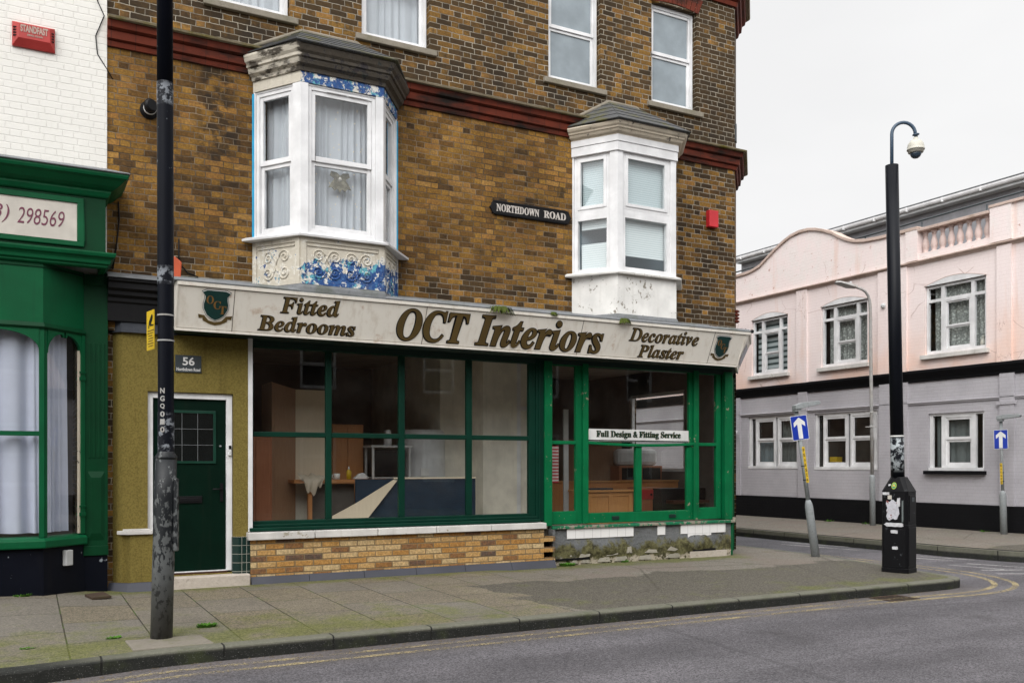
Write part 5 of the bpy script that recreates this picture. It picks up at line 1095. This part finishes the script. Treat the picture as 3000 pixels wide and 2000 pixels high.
m=MB(); m.prism([(-.01+.025*math.cos(a*.3927),.085+.036*math.sin(a*.3927)) for a in range(16)],-.005,-.002,TFm); obj('sticker_centre',m,paint('teal sticker centre',(.02,.22,.17),.5,0),st)
m=MB(); m.prism([(-.03,.075),(.01,.075),(-.01,.115)],-.007,-.004,TFm); obj('sticker_mark',m,M['yellow'],st)
m=MB(); m.prism([(-.085,.08),(-.055,.09),(-.06,.11),(-.09,.105)],-.003,.001,TFm); obj('paper_scrap',m,M['paper'],cab)
m=MB(); m.box(-.10,.10,-.006,.003,.70,1.06,RF); m.box(-.12,.12,-.006,.003,.10,.62,RF); obj('door_panel',m,M['cab'],cab,bev=.004)
m=MB(); m.box(-.03,.05,-.009,-.005,.97,1.03,RF); obj('label_plate',m,M['greyplate'],cab)
ptop=px(5.6); r=.163; arc=[ptop+Vector((0,0,-.1)),ptop+Vector((0,0,.44))]+[ptop+RT*(r-r*math.cos(a*math.pi/12))+Vector((0,0,.44+r*math.sin(a*math.pi/12))) for a in range(1,12)]+[ptop+RT*(2*r)+Vector((0,0,.42))]
m=MB(); m.tube(arc,.0235,12); obj('swan_neck',m,M['steelblue'],t)
dq=ptop+RT*(2*r+.005); axd=(.10*RT+Vector((0,0,-1))).normalized()
DC=thing('dome_camera','cream dome security camera with smoked bubble hanging from the swan neck','camera',tuple(dq+Vector((0,0,.1))))
dz=dq+Vector((0,0,.45))
m=MB(); m.lathe(tuple(dz),[(.03,-.0),(.046,.01),(.046,.022),(.022,.028),(.022,.06)],18,tuple(axd)); obj('flange',m,M['steelblue'],DC)
m=MB(); m.lathe(tuple(dz),[(.03,.055),(.034,.085),(.07,.10),(.10,.14),(.112,.19),(.112,.215),(.118,.218),(.118,.228),(.106,.232),(.098,.265),(.085,.27)],24,tuple(-Vector((0,0,1))*1)); obj('housing',m,M['camcream'],DC)
m=MB(); m.lathe(tuple(dz),[(.076,.262),(.074,.29),(.06,.318),(.035,.338),(.005,.345)],20,(0,0,-1)); obj('bubble',m,M['smoke'],DC)
# grey street lamp in front of the pink building
s0=Vector((16.6,3.35,.03)); 
t=thing('street_lamp','slim flaking grey street lamp with flat head in front of the pink building','street lamp',tuple(s0))
lx=lambda z:s0+RT*(-.06*z/5.2)+Vector((0,0,z))
m=MB(); m.tube([lx(-.05),lx(1.16),lx(1.22)],[.066,.064,.042],16); obj('base_sleeve',m,M['galv'],t)
m=MB(); q=lx(5.1); m.tube([lx(1.18),lx(3),q,q+Vector((-.02,0,.15)),q+Vector((-.07,0,.27)),q+Vector((-.16,0,.36)),q+Vector((-.30,0,.41)),q+Vector((-.45,0,.43))],[.040,.039,.036,.034,.032,.03,.028,.026],14); obj('pole',m,M['galv_old'],t)
m=MB(); h=q+Vector((-.45,0,.43)); m.add([tuple(h+Vector(v)) for v in ((0,-.07,-.02),(0,.07,-.02),(-.2,.13,-.02),(-.62,.11,.04),(-.70,.0,.05),(-.62,-.11,.04),(-.2,-.13,-.02),(0,-.04,.04),(0,.04,.04),(-.2,.08,.06),(-.6,.06,.09),(-.66,0,.09),(-.6,-.06,.09),(-.2,-.08,.06))],[(0,1,2,3,4,5,6),(13,12,11,10,9,8,7),(0,1,8,7),(1,2,9,8),(2,3,10,9),(3,4,11,10),(4,5,12,11),(5,6,13,12),(6,0,7,13)]); obj('lamp_head',m,M['galv_old'],t,bev=.01)
m=MB(); m.lathe(tuple(h+Vector((-.2,0,.06))),[(.025,0),(.025,.05),(.01,.06)],10); obj('photocell',m,M['gutter'],t)
for z in (2.33,2.66): 
    m=MB(); c=lx(z); m.box(-.16,.10,-.05,-.035,z+.02,z+.04,Fr(tuple(Vector((c.x,c.y,0))),tuple(RT))); m.tube([c,c+Vector((0,0,.03))],.046,12); obj('clamp',m,M['galv_old'],t)
# leaning one way posts
def oneway(label,base,lean,htop,rb,rt,hb,pw,ph,pz,prot,code,lamp,stick):
    base=Vector(base); t=thing('one_way_sign_post',label,'sign post',tuple(base),'one way arrow posts beside the side street')
    ax=(lean+Vector((0,0,htop))); P=lambda z:base+ax*(z/htop)
    m=MB(); m.tube([P(-.06),P(hb*.93),P(hb),P(hb+.05)],[rb*1.04,rb,rb*.85,rt],18); obj('base_sleeve',m,M['galv'],t)
    m=MB(); m.tube([P(hb),P(htop)],rt,16); obj('pole',m,M['galv'],t)
    V=ax.normalized(); Ud=Vector((math.cos(prot),math.sin(prot),0)); Ud=(Ud-V*Ud.dot(V)).normalized()
    f=Fr(tuple(P(pz)),tuple(Ud),tuple(V)); d=-rt-.006
    def rr(w,h,r=.018): return [(sx*(w/2-r)+r*math.cos(a),sy*(h/2-r)+r*math.sin(a)) for sx,sy,a0 in ((1,1,0),(-1,1,math.pi/2),(-1,-1,math.pi),(1,-1,1.5*math.pi)) for a in [a0+k*math.pi/8 for k in range(5)]]
    m=MB(); m.prism(rr(pw,ph),d-.004,d+.004,f); pl=obj('sign_plate',m,M['arrow'],t)
    m=MB(); m.prism(rr(pw-.016,ph-.016,.012),d-.006,d-.003,f); obj('sign_face',m,M['signblue'],pl)
    m=MB(); k=pw/.27; hh=ph/.39
    m.prism([(x*k,y*hh) for x,y in ((0,.165),(.092,.085),(.092,.015),(.034,.06),(.034,-.175),(-.034,-.175),(-.034,.06),(-.092,.015),(-.092,.085))],d-.008,d-.005,f); obj('arrow',m,M['arrow'],pl)
    hd=P(htop); 
    m=MB(); fl=Fr(tuple(hd),tuple(Ud),(0,0,1)); m.box(-.05,.05,-.09,.04,-.02,.045,fl); m.prism([(-.06,.02),(.04,.02),(lamp,.05),(lamp+.02,.085),(lamp-.03,.115),(.06,.115),(-.06,.085)],-.11,.03,fl); obj('sign_light',m,M['galv'],t,bev=.006)
    sz0,sz1,su=stick; m=MB(); m.box(su-.022,su+.022,-rt-.004,-rt*.55,sz0-pz,sz1-pz,f); sk=obj('number_strip',m,M['yellow'],t)
    m=MB(); n=len(code); st=(sz1-sz0-.02)/n
    for i,ch in enumerate(code): z=sz1-pz-.015-(i+.8)*st; textmesh(m,ch,f,su-.013,su+.013,z,z+st*.62,-rt-.004,.002,.02)
    obj('numbering',m,M['iron'],sk)
    for zz in (sz0+.05,sz0+.3*(sz1-sz0)+.1):
        m=MB(); m.tube([P(zz),P(zz+.012)],rt+.005,14,False); obj('strap',m,M['black'],t)
    return t
oneway('nearer one way arrow post leaning to the left beside the pavement kerb',(10.418,-.768,-.01),RT*-.316,2.36,.064,.034,.87,.285,.395,2.08,math.atan2(-.4724,.8814)+.15,'FEAKSCA',.36,(1.19,1.77,.018))
oneway('smaller upright one way arrow post against the grey wall at the right edge',(16.6,.126,.09),RT*-.06,2.28,.064,.03,.82,.262,.39,1.90,math.atan2(-.4724,.8814)-.75,'BAKS05',.36,(1.0,1.42,-.01))
# ironwork in the ground
t=thing('drain_grate','rusty gully grate in the road beside the kerb across the yellow lines','grate',(8.32,-3.98,-.12))
m=MB(); m.box(8.08,8.56,-4.15,-4.12,-.125,-.112).box(8.08,8.56,-3.84,-3.81,-.125,-.112).box(8.08,8.11,-4.12,-3.84,-.125,-.112).box(8.53,8.56,-4.12,-3.84,-.125,-.112); obj('frame',m,M['iron'],t)
m=MB()
for k in range(8): x=8.125+k*.052; m.add([(x,-4.12,-.113),(x+.022,-4.12,-.113),(x+.05,-3.84,-.113),(x+.028,-3.84,-.113)],[(0,1,2,3)])
obj('bars',m,M['iron'],t)
m=MB(); m.box(8.10,8.54,-4.13,-3.83,-.119,-.1185); obj('gully',m,M['black'],t)
m=MB(); m.add([(-.259,-.535,.075),(-.069,-.44,.08),(-.008,-.705,.062),(-.20,-.765,.062),(-.259,-.535,.05),(-.069,-.44,.05),(-.008,-.705,.04),(-.20,-.765,.04)],[(0,1,2,3),(0,1,5,4),(1,2,6,5),(2,3,7,6),(3,0,4,7)]); obj('access_cover',m,M['iron'],None,'small rusty brown cover plate in the pavement near the left shop','cover',origin=(-.13,-.6,.04))
# ------------------------------------------------------------------ things inside the shop
def item(name,label,cat,loc): return thing(name,label,cat,loc)
FZ=.52
t=item('wardrobe','tall wardrobe carcass with brown side and cream front behind the left shop window','wardrobe',(2.65,1.7,FZ))
m=MB(); m.prism([(2.23,FZ),(2.275,FZ),(2.275,2.61),(2.23,2.64)],1.45,2.05); m.add([(2.25,1.45,FZ),(2.61,1.62,FZ),(2.61,1.62,2.56),(2.25,1.45,2.63),(2.25,1.49,FZ),(2.61,1.66,FZ),(2.61,1.66,2.56),(2.25,1.49,2.63)],[(0,1,2,3),(4,7,6,5),(0,4,5,1),(3,2,6,7),(1,5,6,2),(0,3,7,4)]); obj('side_panel',m,M['wood_brown'],t)
m=MB(); m.box(2.615,3.10,1.64,1.70,1.25,2.56); obj('front_panel',m,M['wood_pale'],t)
m=MB(); m.box(2.60,3.10,1.70,1.74,FZ,1.22); obj('lower_panel',m,M['plaster'],t)
t=item('cabinet','low reddish wooden cabinet at the far left inside the shop window','cabinet',(1.92,1.2,FZ))
m=MB(); m.box(1.68,2.15,1.10,1.5,FZ,1.86); obj('carcass',m,M['wood_red'],t,bev=.01)
m=MB(); m.box(1.72,1.90,1.085,1.10,.6,1.80).box(1.93,2.12,1.085,1.10,.6,1.80); obj('door',m,M['wood_red'],t,bev=.005)
t=item('workbench','long wooden workbench with orange legs behind the shop window','workbench',(3.3,1.4,FZ))
m=MB(); m.box(2.49,3.98,1.25,1.62,1.215,1.265); obj('worktop',m,M['wood_orange'],t,bev=.006)
for x in (2.70,3.42): m=MB(); m.box(x,x+.055,1.27,1.33,FZ,1.215); obj('leg',m,M['wood_orange'],t)
m=MB(); m.box(3.475,3.95,1.29,1.31,.95,1.215); obj('apron',m,M['wood_orange'],t)
m=MB(); m.box(2.76,3.42,1.42,1.44,FZ,1.20); obj('back_panel',m,M['wall_dim'],t)
m=MB(); rg2=random.Random(5); vs=[];nx=16;nz=10
for j in range(nz+1):
    for i in range(nx+1):
        u=i/nx*2-1; t_=j/nz; hang=.10+.11*math.cos(u*2.2)+.05*math.sin(u*9)+.02*rg2.random()
        x=2.745+u*(.165+.02*math.sin(t_*5)); 
        if t_<.4: q_=t_/.4; y=1.40-.17*q_; z=1.285+.06*math.sin(u*3+1)**2*(1-q_)+.035*math.sin(q_*3.1)+.012*math.sin(u*11)
        else: q_=(t_-.4)/.6; y=1.225+.02*math.sin(u*8+q_*2)-.025*math.sin(q_*3.1)*math.cos(u*1.4); z=1.285-hang*q_+.012*math.sin(u*7)
        vs.append((x,y,z))
m.add(vs,[(j*(nx+1)+i,j*(nx+1)+i+1,(j+1)*(nx+1)+i+1,(j+1)*(nx+1)+i) for j in range(nz) for i in range(nx)],True); obj('crumpled_cloth',m,M['cloth'],None,'crumpled cream cloth thrown over the end of the workbench','cloth',origin=(2.74,1.22,1.265))
t=item('mug','white mug on the workbench behind the shop window','mug',(3.14,1.35,1.266))
m=MB(); m.lathe((3.14,1.35,1.266),[(.042,0),(.045,.085),(.04,.085)],14); obj('cup',m,M['whitepaint'],t)
m=MB(); m.tube([(3.10,1.35,1.335),(3.07,1.35,1.33),(3.07,1.35,1.295),(3.10,1.35,1.285)],.006,6); obj('handle',m,M['whitepaint'],t)
t=item('bottle','yellow plastic bottle standing on the workbench','bottle',(3.31,1.33,1.266))
m=MB(); m.lathe((3.31,1.33,1.266),[(.036,0),(.036,.11),(.02,.135),(.016,.14)],14); obj('body',m,M['yellow'],t)
m=MB(); m.lathe((3.31,1.33,1.404),[(.014,0),(.012,.025),(.005,.05)],10); obj('nozzle',m,M['arrow'],t)
m=MB(); m.prism([(3.38,1.268),(3.46,1.267),(3.60,1.268),(3.62,1.285),(3.54,1.36),(3.47,1.345),(3.42,1.30)],1.33,1.42); obj('crumpled_papers',m,M['roll'],None,'heap of crumpled white papers on the workbench','paper',bev=.012,origin=(3.5,1.35,1.266))
t=item('cupboard','orange brown wooden cupboard standing behind the workbench','cupboard',(3.5,2.1,FZ))
m=MB(); m.box(3.24,3.76,2.0,2.5,FZ,2.09); obj('carcass',m,M['wood_orange'],t,bev=.008)
m=MB(); m.box(3.27,3.49,1.982,2.0,.6,2.05).box(3.51,3.73,1.982,2.0,.6,2.05); obj('door',m,M['wood_orange'],t,bev=.004)
t=item('shelf_unit','open white framed unit with dark inside behind the shop window','shelf',(4.07,1.75,1.0))
m=MB(); m.box(3.76,3.795,1.6,1.63,FZ,1.735).box(4.345,4.38,1.6,1.63,FZ,1.735).box(3.76,3.795,1.92,1.95,FZ,1.735).box(4.345,4.38,1.92,1.95,FZ,1.735).box(3.74,4.40,1.58,1.97,1.735,1.77).box(3.795,4.345,1.6,1.95,1.27,1.29); obj('frame',m,M['gutter'],t,bev=.004)
m=MB(); m.box(3.82,4.32,1.66,1.9,1.31,1.70); obj('appliance',m,M['black'],t,bev=.01)
t=item('white_tub','small white tub on top of the open white framed unit','tub',(4.05,1.7,1.77)); m=MB(); m.lathe((4.05,1.72,1.771),[(.06,0),(.065,.17),(.05,.19),(.05,.22),(.02,.24)],14); obj('body',m,M['roll'],t)
t=item('wrapped_roll','large pale grey wrapped roll standing right of the open white unit','roll',(4.78,2.1,FZ))
m=MB(); m.lathe((4.78,2.12,FZ),[(.37,0),(.38,.6),(.375,1.2),(.37,1.46),(.33,1.51),(.0,1.52)],28); obj('body',m,M['roll'],t)
m=MB(); m.box(4.60,4.74,1.73,1.745,1.3,1.42); obj('label',m,M['whitepaint'],t)
t=item('board','wide dark blue board with pale top edge inside the shop window','board',(4.2,.8,FZ))
m=MB(); m.box(3.20,5.04,.70,.73,FZ,1.275); obj('sheet',m,M['blue_board'],t)
m=MB(); m.box(3.76,5.04,.69,.74,1.276,1.297); obj('edge_strip',m,M['wood_pale'],t)
m=MB(); m.prism([(2.84,.60),(3.25,.60),(3.80,1.26),(3.74,1.265),(3.2,.95),(2.86,.78)],.655,.67); obj('light_patch_sheet',m,M['wood_pale'],None,'pale sheet standing in for light on the left of the dark blue board','light patch',origin=(3.3,.66,.6))  # pale sheet added in place of light falling on the board
m=MB(); m.box(3.18,3.45,.55,.62,FZ,.57); obj('offcut',m,M['plaster'],None,'pale offcut on the floor under the blue board','offcut',origin=(3.3,.6,FZ))
m=MB(); m.add([(7.06,1.5,FZ),(7.15,1.5,FZ),(7.18,1.56,2.40),(7.09,1.56,2.40),(7.06,1.53,FZ),(7.15,1.53,FZ),(7.18,1.59,2.40),(7.09,1.59,2.40)],[(0,1,2,3),(4,7,6,5),(0,4,5,1),(3,2,6,7),(1,5,6,2),(0,3,7,4)]); obj('plank',m,M['gutter'],None,'narrow white plank leaning upright behind the leftmost pane of the bright green window','plank',origin=(7.1,1.5,FZ))
m=MB(); m.box(6.27,6.41,.60,.62,1.20,1.765); obj('striped_panel',m,M['stripe'],None,'red and white striped panel behind the bright green window','panel',origin=(6.34,.6,1.2))
t=item('low_partition','long low orange wood partition crossing the room behind the bright green window','partition',(8.6,2.3,FZ))
m=MB(); m.box(6.3,10.0,2.2,2.24,FZ,1.165); obj('board',m,M['wood_orange'],t)
m=MB(); m.box(6.3,10.0,2.17,2.27,1.166,1.195); obj('top_rail',m,M['wood_desk'],t)
t=item('tall_cupboard','tall dark brown cupboard behind the low partition','cupboard',(8.85,3.3,FZ))
m=MB(); m.box(8.0,9.27,3.0,3.5,FZ,1.95); obj('carcass',m,M['wood_brown'],t,bev=.01)
t=item('desk','honey coloured panelled wooden desk close behind the bright green window','desk',(7.6,1.1,FZ))
m=MB(); m.box(7.13,8.14,.95,1.5,1.03,1.065); obj('top',m,M['wood_desk'],t,bev=.006)
m=MB(); m.box(7.18,8.09,1.0,1.03,FZ,1.03); obj('front',m,M['wood_desk'],t)
m=MB()
for a,b in ((7.20,7.28),(7.60,7.68),(8.0,8.08)): m.box(a,b,.985,1.0,FZ,1.03)
m.box(7.28,7.60,.985,1.0,.96,1.02).box(7.68,8.0,.985,1.0,.96,1.02); obj('stile',m,M['wood_desk'],t,bev=.004)
m=MB(); m.box(7.25,7.8,1.15,1.4,1.066,1.09); obj('folder',m,M['blue_board'],None,'flat dark blue folder on the honey coloured desk','folder',origin=(7.5,1.25,1.066))
t=item('red_cabinet','small red drawer cabinet right of the honey coloured desk','cabinet',(8.9,1.75,FZ))
m=MB(); m.box(8.68,9.13,1.6,2.0,FZ,1.075); obj('carcass',m,M['wood_red'],t,bev=.006)
m=MB(); m.box(8.71,9.10,1.585,1.6,.87,1.04); d_=obj('drawer',m,M['redold'],t,bev=.004)
m=MB(); m.lathe((8.90,1.585,.955),[(.018,0),(.018,.02)],10,(0,-1,0)); obj('knob',m,M['black'],d_)
t=item('piano','dark upright piano shape with keyboard shelf at the right inside the shop','piano',(9.45,1.3,FZ))
m=MB(); m.box(8.95,9.93,1.35,1.7,FZ,1.065); obj('case',m,M['black'],t,bev=.01)
m=MB(); m.box(9.05,9.86,1.15,1.36,.80,.86); obj('key_shelf',m,M['wood_dark'],t,bev=.006)
t=item('sideboard','brown sideboard with dark glass doors far back right inside the shop','sideboard',(9.6,2.8,FZ))
m=MB(); m.box(9.0,10.0,2.7,3.0,FZ,1.46); obj('carcass',m,M['wood_red'],t,bev=.006)
m=MB(); m.box(9.06,9.48,2.685,2.70,1.2,1.42).box(9.54,9.95,2.685,2.70,1.2,1.42); obj('glass_door',m,M['black'],t)
t=item('cushion','grey padded cushion on top of the brown sideboard','cushion',(9.5,2.85,1.461))
m=MB(); m.box(9.0,9.95,2.75,2.95,1.461,1.78); obj('pad',m,M['roll'],t,bev=.08)
# ------------------------------------------------------------------ curtains, blinds and window ornaments
def curtain(label,fr,u0,u1,v0,v1,d,amp,waves,mat,name='curtain',cat='curtain'):
    m=MB(); m.drape(u0,u1,v0,v1,d,amp,waves,fr=fr); c=fr.pt((u0+u1)/2,d,v0); return obj(name,m,mat,None,label,cat,origin=tuple(c))
curtain('white net curtain in the upper window above the left of the brick wall',W,1.2,2.07,7.1,8.6,.24,.02,7,M['net'])
curtain('white net curtain in the upper window above the blue bay',W,3.1,3.97,7.1,8.6,.24,.02,7,M['net'])
def facet(pts,i): a,b=Vector(pts[i]),Vector(pts[i+1]); return Fr((a.x,a.y,0),(b.x-a.x,b.y-a.y,0)),(b-a).length
f_,L_=facet(B1,0); curtain('white net curtain in the left pane of the blue bay',f_,.03,L_-.14,4.32,6.02,.20,.02,6,M['net'])
f_,L_=facet(B1,1); curtain('white net curtain in the middle pane of the blue bay',f_,.04,L_-.04,4.28,6.02,.22,.022,10,M['net'])
f_,L_=facet(B1,2); curtain('white net curtain in the narrow right pane of the blue bay',f_,.12,L_-.06,4.28,6.02,.20,.02,6,M['net'])
t=thing('fairy_lights','strings of tiny fairy lights hanging against the net curtain in the blue bay','fairy lights',(2.6,-.5,4.4)); m=MB(); rg3=random.Random(11)
for x in (2.30,2.50,2.57,2.80,2.86):
    for k in range(16):
        if rg3.random()<.7: m.lathe((x+rg3.uniform(-.03,.03),-.478,5.85-k*.1+rg3.uniform(-.04,.04)),[(.001,-.006),(.006,0),(.001,.006)],6)
obj('bulbs',m,M['bulb'],t)
t=thing('bow_ornament','pale fabric bow ornament hanging in the middle of the blue bay','ornament',(2.60,-.5,4.9)); m=MB()
bw=[(2.60,5.035),(2.64,5.07),(2.71,5.08),(2.725,5.03),(2.67,4.995),(2.70,4.95),(2.745,4.875),(2.70,4.885),(2.665,4.845),(2.63,4.875),(2.60,4.83),(2.57,4.875),(2.535,4.845),(2.50,4.885),(2.455,4.875),(2.50,4.95),(2.53,4.995),(2.475,5.03),(2.49,5.08),(2.56,5.07)]
m.prism(bw,-.50,-.485)
obj('bow',m,M['lace2'],t); m=MB(); m.lathe((2.60,-.495,4.99),[(.01,-.03),(.03,0),(.01,.03)],8); obj('knot',m,M['creamsign'],t)
f_,L_=facet(B2,0)
m=MB(); m.quad(.12,L_-.16,5.2,5.93,.13,f_); m.quad(.1,L_-.14,4.30,4.72,.13,f_); m.quad(.1,L_-.14,4.93,5.09,.13,f_); obj('blind',m,M['blind'],None,'slatted blind in the left pane of the white bay','blind',origin=tuple(f_.pt(.3,.13,4.3)))
f_,L_=facet(B2,1)
m=MB(); m.quad(.13,L_-.13,5.2,5.93,.13,f_); m.quad(.11,L_-.11,4.52,5.09,.13,f_); obj('blind',m,M['blind'],None,'part lowered slatted blind in the front pane of the white bay','blind',origin=tuple(f_.pt(.5,.13,4.5)))
m=MB(); m.box(6.4,8.0,.05,.06,3.9,6.0); obj('interior_screen',m,M['curtain_blue'],CB)
curtain('bluish white curtain behind the large arched pane of the left green shop',ff_,-2.6,-.72,.74,2.93,.16,.050,13,M['net_blue'])
curtain('bluish white curtain behind the narrow angled pane of the left green shop',fb_,.04,bL-.10,.74,2.93,.13,.032,5,M['net_blue'])
a,b=wins[0]; m=MB(); m.quad(U(a)+.06,U(b)-.06,3.98,5.42,.20,PF); obj('blind',m,M['zebra'],None,'striped blind in the leftmost arched pink window','blind',origin=tuple(PF.pt(U(a)+.6,.2,4)))
for i,lb in ((1,'lace curtain in the middle arched pink window behind the street lamp'),(2,'lace curtain in the arched pink window right of the tall pole')):
    a,b=wins[i]; curtain(lb,PF,U(a)+.12,U(b)-.10,3.98,5.42,.20,.015,8,M['lace'])
t=thing('cat_ornament','small pale cat figurine on the sill inside the rightmost arched pink window','ornament',(17.14,.95,4.01)); m=MB(); m.lathe((17.14,.95,4.01),[(.05,0),(.06,.06),(.045,.13),(.025,.16)],10); m.lathe((17.14,.95,4.19),[(.01,-.04),(.04,0),(.01,.045)],10); obj('figure',m,M['camcream'],t)
for i,(lb,x0,x1,mt,zt) in enumerate((('pale blue curtain in the leftmost pane of the grey ground floor wall',.14,.50,'curtain_blue',2.15),('grey curtain behind the nearer one way sign',.58,.95,'curtain_grey',2.7))):
    a,b,z1,z0=gfs[0]; w=U(b)-U(a); curtain(lb,PF,U(a)+x0*w,U(a)+x1*w,z0+.06,zt,.2,.02,5,M[mt])
a,b,z1,z0=gfs[2]; w=U(b)-U(a); curtain('dark grey curtain in the single ground floor window right of the tall pole',PF,U(a)+.07,U(a)+.75*w,z0+.06,z1-.06,.22,.025,5,M['curtain_grey'])
t=thing('window_box','pale box with a yellow lid in the middle ground floor window','box',(17.3,5.08,1.45)); m=MB(); m.box(17.22,17.4,4.92,5.22,1.40,1.55); obj('carton',m,M['camcream'],t); m=MB(); m.box(17.21,17.41,4.98,5.2,1.551,1.68); obj('lid',m,M['yellow'],t)
# ------------------------------------------------------------------ sky, sun, camera
w=bpy.data.worlds.new('World'); sc.world=w; w.use_nodes=True; nt=w.node_tree; bg=nt.nodes['Background']
sky=nt.nodes.new('ShaderNodeTexSky'); sky.sky_type='NISHITA'; sky.sun_disc=False; sky.sun_elevation=R(40); sky.sun_rotation=R(222)
hs_=nt.nodes.new('ShaderNodeHueSaturation'); hs_.inputs['Saturation'].default_value=.08; nt.links.new(sky.outputs[0],hs_.inputs['Color'])
tc=nt.nodes.new('ShaderNodeTexCoord'); mp=nt.nodes.new('ShaderNodeMapping'); mp.inputs['Scale'].default_value=(1,1,2.2); nt.links.new(tc.outputs['Generated'],mp.inputs[0])
nz=nt.nodes.new('ShaderNodeTexNoise'); nz.inputs['Scale'].default_value=2.2; nz.inputs['Detail'].default_value=5; nt.links.new(mp.outputs[0],nz.inputs['Vector'])
cr=nt.nodes.new('ShaderNodeValToRGB'); cr.color_ramp.elements[0].position=.3; cr.color_ramp.elements[0].color=(9.3,9.3,9.36,1); cr.color_ramp.elements[1].position=.72; cr.color_ramp.elements[1].color=(10.4,10.4,10.4,1); nt.links.new(nz.outputs['Fac'],cr.inputs[0])
mx=nt.nodes.new('ShaderNodeMix'); mx.data_type='RGBA'; mx.inputs[0].default_value=.92; nt.links.new(hs_.outputs[0],mx.inputs[6]); nt.links.new(cr.outputs[0],mx.inputs[7])
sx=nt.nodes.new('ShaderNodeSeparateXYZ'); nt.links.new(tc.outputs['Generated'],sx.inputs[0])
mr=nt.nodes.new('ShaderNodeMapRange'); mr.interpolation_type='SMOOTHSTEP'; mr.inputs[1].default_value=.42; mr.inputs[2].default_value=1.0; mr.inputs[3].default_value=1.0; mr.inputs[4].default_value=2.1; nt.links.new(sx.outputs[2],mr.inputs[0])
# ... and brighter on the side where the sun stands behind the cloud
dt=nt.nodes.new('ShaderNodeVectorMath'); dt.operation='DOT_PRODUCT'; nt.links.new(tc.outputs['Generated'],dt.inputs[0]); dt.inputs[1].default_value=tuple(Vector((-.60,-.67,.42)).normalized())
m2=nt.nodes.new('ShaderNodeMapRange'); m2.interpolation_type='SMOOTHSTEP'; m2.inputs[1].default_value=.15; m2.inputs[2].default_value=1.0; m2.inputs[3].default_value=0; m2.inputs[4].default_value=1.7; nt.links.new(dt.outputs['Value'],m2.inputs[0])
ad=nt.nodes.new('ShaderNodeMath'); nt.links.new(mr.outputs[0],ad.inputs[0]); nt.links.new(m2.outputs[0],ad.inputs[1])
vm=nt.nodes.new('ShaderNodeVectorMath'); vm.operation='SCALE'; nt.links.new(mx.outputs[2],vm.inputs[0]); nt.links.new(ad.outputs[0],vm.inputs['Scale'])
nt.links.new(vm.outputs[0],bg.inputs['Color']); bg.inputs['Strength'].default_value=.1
sl_=bpy.data.lights.new('sun','SUN'); sl_.energy=1.4; sl_.angle=R(35); sl_.color=(1,.97,.93); so=bpy.data.objects.new('sun',sl_); COL.objects.link(so)
az=R(222); el=R(40); dv=Vector((math.sin(az)*math.cos(el),math.cos(az)*math.cos(el),math.sin(el))); so.rotation_euler=dv.to_track_quat('Z','Y').to_euler(); so.location=(0,-10,20)
cam=bpy.data.cameras.new('camera'); cam.sensor_width=36; cam.lens=2680/3000*36; cam.shift_y=(1362-1000)/3000; cam.clip_end=2000; cam.clip_start=.1
co=bpy.data.objects.new('camera',cam); COL.objects.link(co); co.location=(-.862,-11.45,1.47); co.rotation_euler=(R(90),0,-math.atan2(2680,5000)); sc.camera=co
sc.view_settings.view_transform='Standard'; sc.view_settings.look='None'; sc.view_settings.exposure=0; sc.view_settings.gamma=1
sc.cycles.max_bounces=8; sc.cycles.transparent_max_bounces=16; sc.cycles.caustics_reflective=False; sc.cycles.caustics_refractive=False; sc.cycles.use_denoising=True
